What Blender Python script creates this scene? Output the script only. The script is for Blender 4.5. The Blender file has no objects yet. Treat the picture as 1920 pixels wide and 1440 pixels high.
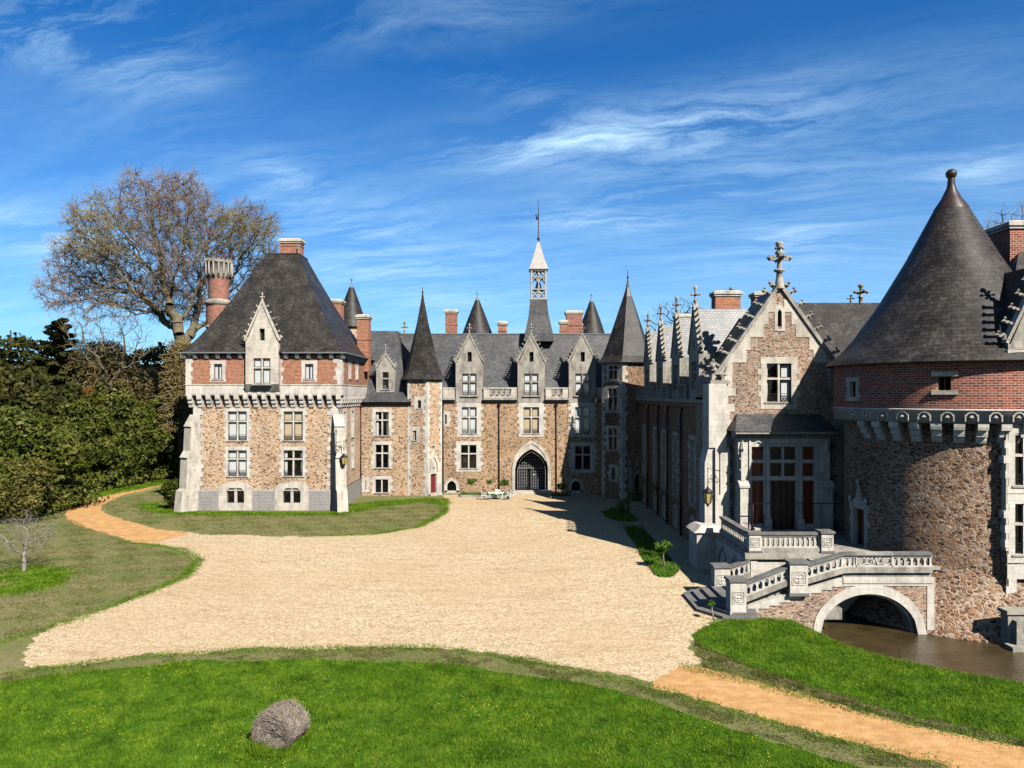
import bpy, math, random
import numpy as np
from mathutils import Vector, kdtree
random.seed(7); RS = np.random.RandomState(7)
S = bpy.context.scene
R = math.radians
F = 1333.0; CH = 11.0; HY = 740.0
def W(px, D): return (px-960)/F*D
def H(py, D): return CH-(py-HY)/F*D
def G(px, py, z=0.0):
    D = (CH-z)*F/(py-HY)
    return (W(px, D), D)

# ------------------------------------------------------------------ camera
cam = bpy.data.cameras.new('camera'); co = bpy.data.objects.new('camera', cam)
S.collection.objects.link(co); S.camera = co
co.location = (0, 0, CH); co.rotation_euler = (R(90), 0, 0)
cam.sensor_width = 36; cam.lens = F/1920*36; cam.shift_y = 20/1920.0
cam.clip_start = 0.1; cam.clip_end = 4000
S.render.resolution_x = 1024; S.render.resolution_y = 768
# ------------------------------------------------------------------ light
SUNV = Vector((0.64, -0.91, 1.0)).normalized()          # towards the sun
SUN_EL = math.asin(SUNV.z); SUN_ROT = math.atan2(SUNV.x, SUNV.y)
sl = bpy.data.lights.new('sun', 'SUN'); sl.energy = 5.0; sl.angle = R(0.5); sl.color = (1.0, 0.945, 0.86)
so = bpy.data.objects.new('sun', sl); S.collection.objects.link(so)
so.rotation_euler = (-SUNV).to_track_quat('-Z', 'Y').to_euler(); so.location = (60, -60, 90)
S.view_settings.view_transform = 'Standard'; S.view_settings.look = 'None'
S.cycles.diffuse_bounces = 0
S.view_settings.exposure = 0.58; S.view_settings.gamma = 1.0

class NT:
    def __init__(s, name, world=None):
        if world: s.o = world
        else:
            s.o = bpy.data.materials.new(name)
        s.o.use_nodes = True; s.t = s.o.node_tree; s.t.nodes.clear()
    def n(s, typ, ins=None, **props):
        nd = s.t.nodes.new('ShaderNode'+typ)
        for k, v in props.items(): setattr(nd, k, v)
        for k, v in (ins or {}).items():
            sk = nd.inputs[k]
            if isinstance(v, bpy.types.NodeSocket): s.t.links.new(v, sk)
            elif isinstance(v, bpy.types.Node): s.t.links.new(v.outputs[0], sk)
            else: sk.default_value = v
        return nd
    def ramp(s, fac, stops, interp='LINEAR'):
        nd = s.n('ValToRGB', {0: fac}); cr = nd.color_ramp; cr.interpolation = interp
        while len(cr.elements) < len(stops): cr.elements.new(0.5)
        for e, (p, c) in zip(cr.elements, stops):
            e.position = p
            if not isinstance(c, (tuple, list)): c = (c, c, c)
            e.color = (*c[:3], 1)
        return nd.outputs[0]
    def mix(s, fac, a, b, mode='MIX'):
        nd = s.n('Mix', data_type='RGBA', blend_type=mode); nd.clamp_factor = True; nd.clamp_result = False
        for k, v in ((0, fac), (6, a), (7, b)):
            if isinstance(v, bpy.types.NodeSocket): s.t.links.new(v, nd.inputs[k])
            elif k and len(v) == 3: nd.inputs[k].default_value = (*v, 1)
            else: nd.inputs[k].default_value = v
        return nd.outputs[2]
    def m(s, op, a, b=0.0, c=0.0, clamp=False):
        nd = s.n('Math', {0: a, 1: b, 2: c}, operation=op); nd.use_clamp = clamp
        return nd.outputs[0]
    def noise(s, vec, scale, detail=4, rough=0.55, dist=0.0):
        return s.n('TexNoise', {'Vector': vec, 'Scale': scale, 'Detail': detail, 'Roughness': rough, 'Distortion': dist}).outputs[0]
    def mapv(s, vec, sc=(1, 1, 1), loc=(0, 0, 0), rot=(0, 0, 0)):
        return s.n('Mapping', {'Vector': vec, 'Scale': sc, 'Location': loc, 'Rotation': rot}).outputs[0]
    def co(s, k='Object'): return s.n('TexCoord').outputs[k]
    def out(s, col, rough=0.8, bump=None, bs=0.3, bd=0.02, spec=0.3, metal=0.0, **kw):
        ins = {'Base Color': col if isinstance(col, bpy.types.NodeSocket) else (*col[:3], 1),
               'Roughness': rough, 'Metallic': metal, 'Specular IOR Level': spec}
        if bump is not None:
            ins['Normal'] = s.n('Bump', {'Height': bump, 'Strength': bs, 'Distance': bd}).outputs[0]
        for k, v in kw.items(): ins[k.replace('_', ' ')] = v
        p = s.n('BsdfPrincipled', ins)
        s.n('OutputMaterial', {0: p}); return s.o

# ------------------------------------------------------------------ sky
w = bpy.data.worlds.new('World'); S.world = w; w.use_nodes = True
T = NT('', w)
sky = T.n('TexSky', sky_type='NISHITA'); sky.sun_disc = False; sky.sun_elevation = SUN_EL; sky.sun_rotation = SUN_ROT
sky.air_density = 1.0; sky.dust_density = 0.05; sky.ozone_density = 3.0; sky.altitude = 300
d = T.co('Generated'); sx = T.n('SeparateXYZ', {0: d})
zc = T.m('ADD', T.m('MAXIMUM', sx.outputs[2], 0.0), 0.12)
pl = T.n('CombineXYZ', {0: T.m('DIVIDE', sx.outputs[0], zc), 1: T.m('DIVIDE', sx.outputs[1], zc), 2: 0.0}).outputs[0]
c20, s20 = math.cos(R(20)), math.sin(R(20)); ps = T.n('SeparateXYZ', {0: pl})
ru = T.m('SUBTRACT', T.m('MULTIPLY', ps.outputs[0], c20), T.m('MULTIPLY', ps.outputs[1], s20)); rv = T.m('ADD', T.m('MULTIPLY', ps.outputs[0], s20), T.m('MULTIPLY', ps.outputs[1], c20))
rp = T.n('CombineXYZ', {0: ru, 1: rv, 2: 0.0}).outputs[0]
warp = T.n('TexNoise', {'Vector': rp, 'Scale': 1.6, 'Detail': 5, 'Roughness': .6})
pw = T.n('VectorMath', {0: rp, 1: T.n('VectorMath', {0: warp.outputs[1], 'Scale': 0.28}, operation='SCALE').outputs[0]}, operation='ADD').outputs[0]
c1 = T.noise(T.mapv(pw, (0.75, 2.6, 1), (3.1, 1.4, 0)), 2.0, 12, 0.72, 0.5)
c2 = T.noise(T.mapv(rp, (.6, 1.2, 1), (5.2, 7.7, 0)), 0.7, 3, 0.5)
wm = T.m('MULTIPLY', T.ramp(c2, [(0.46, 0.0), (0.74, 1)]), 0.16)
CLOUDS = [(-0.27, 1.989, 0.51, 0.16, 1.0), (-0.6, 2.017, 0.32, 0.12, 0.8), (-1.348, 1.17, 0.171, 0.22, 0.8), (-1.492, 1.048, 0.092, 0.2, 0.6), (-1.442, 1.88, 0.08, 0.13, 0.8), (-0.702, 2.608, 0.155, 0.12, 0.8), (-0.471, 2.729, 0.122, 0.1, 0.8), (0.071, 3.109, 0.231, 0.3, 0.8), (-2.622, 1.904, 0.239, 0.8, 0.75), (0.588, 2.519, 0.14, 0.12, 0.9), (-0.589, 1.358, 0.331, 0.12, 0.45), (-1.644, 2.732, 0.372, 0.9, 0.7), (-0.186, 2.365, 0.444, 0.25, 0.5), (-0.566, 1.714, 0.08, 0.06, 0.4), (-0.665, 1.599, 0.08, 0.05, 0.4)]      # wisps of cirrus: centre and half sizes on the cloud layer, density
for cu_, cv_, lu_, lv_, kk_ in CLOUDS:
    du = T.m('DIVIDE', T.m('SUBTRACT', ru, cu_), lu_); dv = T.m('DIVIDE', T.m('SUBTRACT', rv, cv_), lv_)
    wm = T.m('ADD', wm, T.m('MULTIPLY', T.m('EXPONENT', T.m('MULTIPLY', T.m('ADD', T.m('MULTIPLY', du, du), T.m('MULTIPLY', dv, dv)), -1.0)), kk_*.78))
cm = T.m('MULTIPLY', T.ramp(c1, [(0.43, 0), (0.80, 1)]), wm, clamp=True)
haze = T.ramp(sx.outputs[2], [(0.0, 0.85), (0.12, 0.52), (0.25, 0.22), (0.42, 0.03)])
cm2 = T.m('ADD', T.m('MULTIPLY', cm, 1.0), T.m('MULTIPLY', T.ramp(c1, [(0.3, 0.55), (0.75, 1)]), haze), clamp=True)
side = T.ramp(T.m('MULTIPLY_ADD', sx.outputs[1], 0.5, 0.5), [(0.42, 0.12), (0.75, 1.0)])
hs = T.mix(1.0, sky.outputs[0], T.mix(side, (0.85, 0.80, 0.72), (0.09, 1.0, 1.85)), 'MULTIPLY')
cm2 = T.m('MULTIPLY', cm2, side)
skc = T.mix(cm2, hs, (9.5, 13.8, 17.0))
bg = T.n('Background', {'Color': skc, 'Strength': 0.050})
T.n('OutputWorld', {0: bg})

# ------------------------------------------------------------------ materials
M = {}
def rubble(name, stones, mortar, scale=3.2, mw=(0.02, 0.075), zs=1.75, tint=(0.6, 0.34, 0.16), tf=0.35, bs=0.7):
    t = NT(name); c = t.co()
    wn = t.n('TexNoise', {'Vector': c, 'Scale': 2.5, 'Detail': 2})
    cw = t.n('VectorMath', {0: c, 1: t.n('VectorMath', {0: wn.outputs[1], 'Scale': 0.22}, operation='SCALE').outputs[0]}, operation='ADD').outputs[0]
    v = t.mapv(cw, (1, 1, zs))
    v1 = t.n('TexVoronoi', {'Vector': v, 'Scale': scale, 'Randomness': 0.95})
    v2 = t.n('TexVoronoi', {'Vector': v, 'Scale': scale, 'Randomness': 0.95}, feature='DISTANCE_TO_EDGE').outputs[0]
    rnd = t.n('SeparateColor', {0: v1.outputs[1]})
    k = len(stones)
    sc = t.ramp(rnd.outputs[0], [(i/k, s) for i, s in enumerate(stones)], 'CONSTANT')
    sc = t.mix(0.35, sc, t.ramp(t.noise(c, 14, 3), [(0.3, 0.45), (0.7, 1.0)]), 'MULTIPLY')
    big = t.ramp(t.noise(c, 0.35, 4), [(0.4, 0), (0.65, 1)])
    mo = t.mix(t.m('MULTIPLY', big, tf), mortar, tint)
    mo = t.mix(0.5, mo, t.ramp(t.noise(c, 6, 4), [(0.3, 0.65), (0.7, 1.0)]), 'MULTIPLY')
    wid = t.m('MULTIPLY', rnd.outputs[1], 0.05)
    mk = t.n('MapRange', {0: t.m('SUBTRACT', v2, wid), 1: mw[0], 2: mw[1], 3: 0.0, 4: 1.0}).outputs[0]
    col = t.mix(mk, mo, sc)
    col = t.mix(0.8, col, t.ramp(t.noise(t.mapv(c, (1, 1, .6), (3, 9, 2)), 0.5, 6, .65), [(0.34, (0.74, 0.70, 0.67)), (0.5, (1.0, 0.98, 0.94)), (0.66, (1.14, 1.07, 1.0))]), 'MULTIPLY')
    M[name] = t.out(col, 0.9, t.m('ADD', mk, t.m('MULTIPLY', t.noise(c, 18, 3), 0.6)), bs, 0.05, 0.15)
LS = [(0.60, 0.42, 0.27), (0.13, 0.072, 0.045), (0.56, 0.37, 0.22), (0.66, 0.50, 0.36), (0.30, 0.16, 0.09), (0.62, 0.44, 0.31), (0.52, 0.30, 0.15), (0.58, 0.42, 0.33), (0.08, 0.05, 0.04), (0.63, 0.47, 0.32), (0.50, 0.32, 0.21), (0.34, 0.19, 0.12)]
rubble('rubble_warm', LS, (0.74, 0.58, 0.42), 4.6, (0.04, 0.12))
LR = [(0.50, 0.33, 0.21), (0.12, 0.07, 0.05), (0.55, 0.39, 0.28), (0.45, 0.28, 0.16), (0.22, 0.12, 0.075), (0.48, 0.30, 0.20), (0.53, 0.38, 0.28), (0.36, 0.20, 0.11), (0.45, 0.29, 0.21), (0.09, 0.06, 0.05), (0.5, 0.35, 0.24)]
rubble('rubble_ochre', LR, (0.64, 0.47, 0.31), 4.4, (0.03, 0.11), 1.7, tint=(0.66, 0.44, 0.22), tf=.5)
LT = [(0.22, 0.10, 0.055), (0.40, 0.22, 0.13), (0.11, 0.058, 0.042), (0.27, 0.15, 0.09), (0.42, 0.30, 0.23), (0.16, 0.085, 0.055), (0.36, 0.18, 0.09), (0.07, 0.042, 0.036), (0.46, 0.37, 0.30), (0.30, 0.21, 0.17), (0.23, 0.12, 0.075)]
rubble('rubble_tower', LT, (0.56, 0.44, 0.33), 4.2, (0.03, 0.11), 2.0, tint=(0.36, 0.2, 0.11), bs=0.9)
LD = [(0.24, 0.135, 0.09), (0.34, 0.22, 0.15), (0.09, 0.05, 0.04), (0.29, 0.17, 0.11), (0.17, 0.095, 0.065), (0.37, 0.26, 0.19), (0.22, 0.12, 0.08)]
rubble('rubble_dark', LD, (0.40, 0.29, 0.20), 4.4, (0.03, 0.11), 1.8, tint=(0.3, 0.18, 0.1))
LG = [(0.33, 0.2, 0.14), (0.5, 0.36, 0.27), (0.13, 0.075, 0.055), (0.40, 0.26, 0.19), (0.56, 0.44, 0.36), (0.27, 0.15, 0.1), (0.46, 0.30, 0.2)]
rubble('rubble_gable', LG, (0.60, 0.50, 0.40), 5.2, (0.03, 0.10), 2.4, tint=(0.45, 0.31, 0.21))

def ashlar(name, base, stain=(0.16, 0.15, 0.14), sf=0.5, bw=0.9, bh=0.36, seam=0.75):
    t = NT(name); c = t.co(); uv = t.co('UV')
    br = t.n('TexBrick', {'Vector': uv, 'Color1': (1, 1, 1, 1), 'Color2': (0.88, 0.87, 0.85, 1), 'Mortar': (seam, seam*0.97, seam*0.92, 1), 'Scale': 1.0, 'Mortar Size': 0.012, 'Brick Width': bw, 'Row Height': bh, 'Bias': 0.0})
    st = t.ramp(t.noise(t.mapv(c, (1, 1, 0.45)), 1.4, 8, 0.68), [(0.44, 0), (0.68, 1)])
    st2 = t.ramp(t.noise(t.mapv(c, (3.2, 3.2, .55), (7, 3, 1)), 1.3, 6, 0.7), [(0.52, 0), (0.70, 1)])
    col = t.mix(t.m('MULTIPLY', t.m('MAXIMUM', st, t.m('MULTIPLY', st2, .8)), sf), base, stain)
    col = t.mix(1.0, col, br.outputs[0], 'MULTIPLY')
    col = t.mix(0.4, col, t.ramp(t.noise(c, 9, 5), [(0.3, 0.7), (0.65, 1.0)]), 'MULTIPLY')
    M[name] = t.out(col, 0.85, t.noise(c, 12, 5), 0.35, 0.03, 0.2)
ashlar('stone_white', (0.74, 0.69, 0.61), sf=0.5)
ashlar('stone_pale', (0.70, 0.64, 0.54), sf=0.62)
ashlar('stone_weathered', (0.47, 0.435, 0.375), (0.085, 0.078, 0.07), 0.8)
ashlar('stone_grey', (0.30, 0.285, 0.275), (0.5, 0.49, 0.47), 0.35, 0.55, 0.22, 1.5)
ashlar('stone_dark', (0.17, 0.165, 0.16), (0.42, 0.40, 0.36), 0.4, 1.2, 0.5, 0.8)

def brick(name, a, b, mortar):
    t = NT(name); uv = t.co('UV'); c = t.co()
    br = t.n('TexBrick', {'Vector': uv, 'Color1': (*a, 1), 'Color2': (*b, 1), 'Mortar': (*mortar, 1), 'Scale': 1.0, 'Mortar Size': 0.014, 'Brick Width': 0.34, 'Row Height': 0.125, 'Bias': -0.1, 'Mortar Smooth': 0.2})
    col = t.mix(0.55, br.outputs[0], t.ramp(t.noise(c, 3.5, 6, 0.7), [(0.3, 0.45), (0.62, 1.0)]), 'MULTIPLY')
    M[name] = t.out(col, 0.85, br.outputs[1], -0.4, 0.02, 0.2)
brick('brick_orange', (0.46, 0.17, 0.085), (0.25, 0.075, 0.04), (0.52, 0.38, 0.28))
brick('brick_red', (0.40, 0.115, 0.065), (0.14, 0.048, 0.035), (0.52, 0.40, 0.34))

def slate(name, a, b, lich=(0.3, 0.29, 0.27), lf=0.35, rough=0.5, spec=0.5, rw=0.22):
    t = NT(name); uv = t.co('UV'); c = t.co()
    br = t.n('TexBrick', {'Vector': uv, 'Color1': (*a, 1), 'Color2': (*b, 1), 'Mortar': (a[0]*.12, a[1]*.12, a[2]*.12, 1), 'Scale': 1.0, 'Mortar Size': 0.012+rw*.045, 'Mortar Smooth': 0.4, 'Brick Width': rw*1.1, 'Row Height': rw*0.75, 'Bias': 0.0})
    f = t.ramp(t.noise(c, 0.8, 8, 0.72), [(0.42, 0), (0.60, 1)])
    sp = t.ramp(t.noise(c, 4.5, 6, 0.8), [(0.5, 0.15), (0.62, 1)])
    col = t.mix(t.m('MULTIPLY', t.m('MULTIPLY', f, sp), lf), br.outputs[0], lich)
    col = t.mix(0.6, col, t.ramp(t.noise(t.mapv(c, (1, 1, .35)), 0.8, 5, 0.6), [(0.3, 0.55), (0.7, 1.1)]), 'MULTIPLY')
    M[name] = t.out(col, rough, t.m('ADD', br.outputs[1], t.m('MULTIPLY', t.noise(c, 6, 3), -0.6)), -0.7, 0.05, spec)
slate('slate_brown', (0.038, 0.032, 0.028), (0.018, 0.015, 0.014), (0.22, 0.20, 0.17), lf=0.55, rough=0.55, spec=0.35)
slate('slate_blue', (0.115, 0.115, 0.12), (0.062, 0.062, 0.067), lf=0.45, rough=0.5, spec=0.4)
slate('slate_pale', (0.30, 0.30, 0.30), (0.16, 0.16, 0.165), (0.08, 0.08, 0.08), 0.8, 0.45, rw=0.26)
slate('slate_tower', (0.052, 0.042, 0.037), (0.016, 0.0135, 0.012), (0.22, 0.205, 0.18), 0.5, 0.58, 0.35, 0.34)

def plain(name, col, rough=0.6, nz=0.3, scale=6, metal=0.0, spec=0.4, bs=0.2):
    t = NT(name); c = t.co()
    n = t.noise(c, scale, 5)
    k = t.mix(nz, col, t.ramp(n, [(0.3, 0.35), (0.7, 1.0)]), 'MULTIPLY')
    M[name] = t.out(k, rough, n, bs, 0.01, spec, metal)
plain('iron', (0.018, 0.017, 0.018), 0.45, 0.3)
plain('pipe_brown', (0.075, 0.022, 0.018), 0.5)
plain('pipe_dark', (0.03, 0.024, 0.024), 0.5)
plain('lead', (0.22, 0.22, 0.23), 0.45, 0.4, 3)
plain('lead_pale', (0.50, 0.47, 0.43), 0.6, 0.4, 2)
plain('copper_dark', (0.055, 0.034, 0.031), 0.45, 0.5, 2)
plain('sash_wood', (0.075, 0.035, 0.032), 0.5)
plain('wood_red', (0.20, 0.022, 0.030), 0.45)
plain('wood_orange', (0.17, 0.032, 0.013), 0.4)
plain('wood_dark', (0.028, 0.013, 0.011), 0.45)
plain('interior', (0.012, 0.011, 0.012), 0.9)
plain('white_paint', (0.80, 0.80, 0.78), 0.5, 0.15)
plain('lamp_glass', (0.50, 0.40, 0.13), 0.2, 0.3)
plain('bark', (0.20, 0.165, 0.10), 0.95, 0.7, 3, bs=0.7)
plain('bark_pale', (0.34, 0.31, 0.24), 0.95, 0.5, 5, bs=0.5)
plain('bark_dark', (0.06, 0.048, 0.035), 0.95, 0.5, 5)
plain('twig_red', (0.33, 0.225, 0.155), 0.9, 0.6, 0.7)
plain('twig_olive', (0.34, 0.265, 0.11), 0.9, 0.6, 0.7)
t = NT('curtain_white'); c = t.co()
wv = t.n('TexWave', {'Vector': c, 'Scale': 3.0, 'Distortion': 1.0, 'Detail': 1}, bands_direction='X').outputs[1]
M['curtain_white'] = t.out(t.mix(0.25, (0.80, 0.79, 0.80), t.ramp(wv, [(0, 0.6), (1, 1)]), 'MULTIPLY'), 0.8, wv, 0.3)
t = NT('curtain_beige'); c = t.co()
wv = t.n('TexWave', {'Vector': c, 'Scale': 3.0, 'Distortion': 1.0, 'Detail': 1}, bands_direction='X').outputs[1]
M['curtain_beige'] = t.out(t.mix(0.25, (0.70, 0.54, 0.36), t.ramp(wv, [(0, 0.6), (1, 1)]), 'MULTIPLY'), 0.8, wv, 0.3)
t = NT('glass')
fr_ = t.m('ADD', t.m('MULTIPLY', t.m('POWER', t.n('LayerWeight', {'Blend': 0.5}).outputs[1], 4.0), 0.7), 0.045)
gl = t.n('BsdfGlossy', {'Color': (1, 1, 1, 1), 'Roughness': 0.03, 'Normal': t.n('Bump', {'Height': t.noise(t.co(), 1.5, 2), 'Strength': 0.15, 'Distance': 0.05}).outputs[0]})
tr = t.n('BsdfTransparent', {0: (0.90, 0.92, 0.91, 1)})
t.n('OutputMaterial', {0: t.n('MixShader', {0: fr_, 1: tr, 2: gl})}); M['glass'] = t.o
# ground
t = NT('gravel'); c = t.co()
g1 = t.n('TexVoronoi', {'Vector': c, 'Scale': 17.0}); s1 = t.n('SeparateColor', {0: g1.outputs[1]})
k = t.ramp(s1.outputs[0], [(0.0, (0.32, 0.23, 0.13)), (0.25, (0.58, 0.44, 0.27)), (0.6, (0.76, 0.61, 0.41)), (0.9, (0.90, 0.79, 0.60))])
k = t.mix(t.ramp(t.noise(c, 55, 3, .6), [(0.5, 0), (0.75, .7)]), k, (0.22, 0.15, 0.09))
k = t.mix(t.m('MULTIPLY', t.ramp(t.noise(t.mapv(c, (.3, 1, 1), rot=(0, 0, R(12))), 1.1, 7, 0.75), [(0.50, 0), (0.72, 1)]), 0.55), k, (0.36, 0.26, 0.15))
k = t.mix(t.ramp(t.noise(t.mapv(c, (.6, 1, 1), rot=(0, 0, R(20))), 1.7, 9, 0.8, .3), [(0.60, 0), (0.70, .75)]), k, (0.17, 0.13, 0.06))
k = t.mix(t.m('MULTIPLY', t.ramp(t.noise(c, 0.09, 3), [(0.40, 0), (0.62, 1)]), .45), k, (0.58, 0.42, 0.25))
sg = t.n('SeparateXYZ', {0: t.mapv(c, loc=(6, -66, 0))}); rd_ = t.m('SQRT', t.m('ADD', t.m('MULTIPLY', sg.outputs[0], sg.outputs[0]), t.m('MULTIPLY', sg.outputs[1], sg.outputs[1]))); an_ = t.m('ARCTAN2', sg.outputs[0], sg.outputs[1])
tv = t.n('CombineXYZ', {0: t.m('MULTIPLY', rd_, 1.5), 1: t.m('MULTIPLY', an_, 3.0), 2: 0.0}).outputs[0]
k = t.mix(t.m('MULTIPLY', t.ramp(t.noise(tv, 1.0, 7, .72), [(0.48, 0), (0.66, 1)]), .30), k, (0.42, 0.30, 0.175))
pm_ = t.ramp(t.noise(t.mapv(tv, loc=(2, 7, 0)), 0.45, 4, .6), [(0.44, 0), (0.6, 1)])
k0_ = k
k = t.mix(t.ramp(t.noise(t.mapv(tv, loc=(9, 4, 0)), 1.6, 10, .85), [(0.555, 0), (0.63, .8)]), k, (0.17, 0.13, 0.065))
k = t.mix(t.m('MULTIPLY_ADD', pm_, 0.8, 0.2), k0_, k)
k = t.mix(1.0, k, t.ramp(t.noise(c, 2.6, 6, .75), [(0.3, (0.74, .71, .65)), (0.65, (1.08, 1.04, .96))]), 'MULTIPLY')
M['gravel'] = t.out(k, 0.95, s1.outputs[0], 0.6, 0.03, 0.15)
t = NT('sand'); c = t.co()
k = t.ramp(t.noise(c, 1.5, 8, .65), [(0.3, (0.46, 0.24, 0.085)), (0.55, (0.62, 0.36, 0.15)), (0.75, (0.72, 0.47, 0.24))])
k = t.mix(t.ramp(t.noise(c, 30, 3), [(0.55, 0), (0.75, .5)]), k, (0.26, 0.14, 0.06))
k = t.mix(t.ramp(t.noise(t.mapv(c, (.35, 1.4, 1), rot=(0, 0, R(-35))), 1.2, 8, .75), [(0.50, 0), (0.64, .55)]), k, (0.36, 0.20, 0.085))
k = t.mix(t.ramp(t.noise(c, 3.5, 8, .8), [(0.60, 0), (0.68, .7)]), k, (0.16, 0.11, 0.04))
M['sand'] = t.out(k, 0.95, t.noise(c, 12, 6), 0.5, 0.05, 0.1)
t = NT('mown'); c = t.co()
k = t.mix(t.ramp(t.noise(c, 0.33, 7, .65), [(0.40, 0), (0.62, 1)]), (0.30, 0.245, 0.125), (0.13, 0.175, 0.042))
k = t.mix(t.ramp(t.noise(c, 5.0, 7, .75), [(0.42, 0), (0.62, 1)]), k, (0.12, 0.135, 0.034))
k = t.mix(t.ramp(t.noise(c, 22, 4, .7), [(0.5, 0), (0.72, .75)]), k, (0.42, 0.33, 0.20))
M['mown'] = t.out(k, 0.95, t.noise(c, 25, 4), 0.7, 0.05, 0.1)
t = NT('green'); c = t.co()
k = t.ramp(t.noise(c, 2.2, 8, .7), [(0.3, (0.035, 0.085, 0.008)), (0.5, (0.075, 0.17, 0.012)), (0.7, (0.13, 0.23, 0.02))])
M['green'] = t.out(k, 0.95, t.noise(c, 20, 4), 0.7, 0.05, 0.1)
def leafmat(name, a, b, cc, scale=0.6, tr=0.25, rough=0.55):
    t = NT(name); c = t.co()
    k = t.ramp(t.noise(c, scale, 6, .7), [(0.32, a), (0.5, b), (0.68, cc)])
    wn = t.n('TexWhiteNoise', {'Vector': t.n('VectorMath', {0: c, 1: (0.15, 0.15, 0.15)}, operation='SNAP').outputs[0]}, noise_dimensions='3D').outputs[0]
    k = t.mix(0.55, k, t.ramp(wn, [(0, 0.35), (1, 1.25)]), 'MULTIPLY')
    p = t.n('BsdfPrincipled', {'Base Color': k, 'Roughness': rough, 'Specular IOR Level': 0.18})
    q = t.n('BsdfTranslucent', {'Color': k})
    t.n('OutputMaterial', {0: t.n('MixShader', {0: tr, 1: p, 2: q})}); M[name] = t.o
leafmat('blade', (0.050, 0.115, 0.006), (0.150, 0.29, 0.012), (0.30, 0.42, 0.03), 0.9, 0.35)
leafmat('blade_short', (0.10, 0.15, 0.02), (0.18, 0.19, 0.05), (0.36, 0.28, 0.15), 0.8, 0.3)
leafmat('laurel', (0.045, 0.066, 0.010), (0.10, 0.125, 0.018), (0.25, 0.24, 0.05), 0.5, 0.2, 0.5)
leafmat('conifer', (0.024, 0.032, 0.006), (0.055, 0.060, 0.012), (0.13, 0.115, 0.025), 0.5, 0.15)
leafmat('ivy_dry', (0.085, 0.065, 0.025), (0.15, 0.115, 0.045), (0.23, 0.18, 0.07), 0.6, 0.15)
leafmat('rust_leaf', (0.13, 0.055, 0.012), (0.25, 0.11, 0.025), (0.30, 0.17, 0.05), 0.8, 0.2)
leafmat('fresh_leaf', (0.045, 0.10, 0.012), (0.10, 0.20, 0.02), (0.19, 0.30, 0.05), 3, 0.3)
leafmat('yellow_leaf', (0.06, 0.07, 0.015), (0.15, 0.14, 0.03), (0.30, 0.25, 0.08), 1.2, 0.25)
plain('straw', (0.46, 0.38, 0.30), 0.9, 0.7, 5)
plain('flower', (0.85, 0.70, 0.04), 0.6, 0.1)
t = NT('water'); c = t.co()
k = t.ramp(t.noise(t.mapv(c, (.5, 1, 1)), 0.5, 7, .7, .8), [(0.35, (0.040, 0.030, 0.012)), (0.6, (0.085, 0.062, 0.028)), (0.75, (0.15, 0.12, 0.07))])
M['water'] = t.out(k, 0.10, t.noise(t.mapv(c, (1, 2, 1)), 3.0, 6, .6), 0.6, 0.06, 0.5)
t = NT('hay'); c = t.co()
v = t.n('TexWave', {'Vector': t.co('UV'), 'Scale': 5, 'Distortion': 7, 'Detail': 5, 'Detail Roughness': .7}, bands_direction='Y').outputs[1]
k = t.mix(t.noise(c, 9, 6, .7), (0.34, 0.27, 0.21), (0.78, 0.68, 0.56))
k = t.mix(t.ramp(v, [(0.2, 0), (0.7, 1)]), (0.17, 0.125, 0.10), k)
M['hay'] = t.out(k, 0.95, v, 0.8, 0.05, 0.1)

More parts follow.
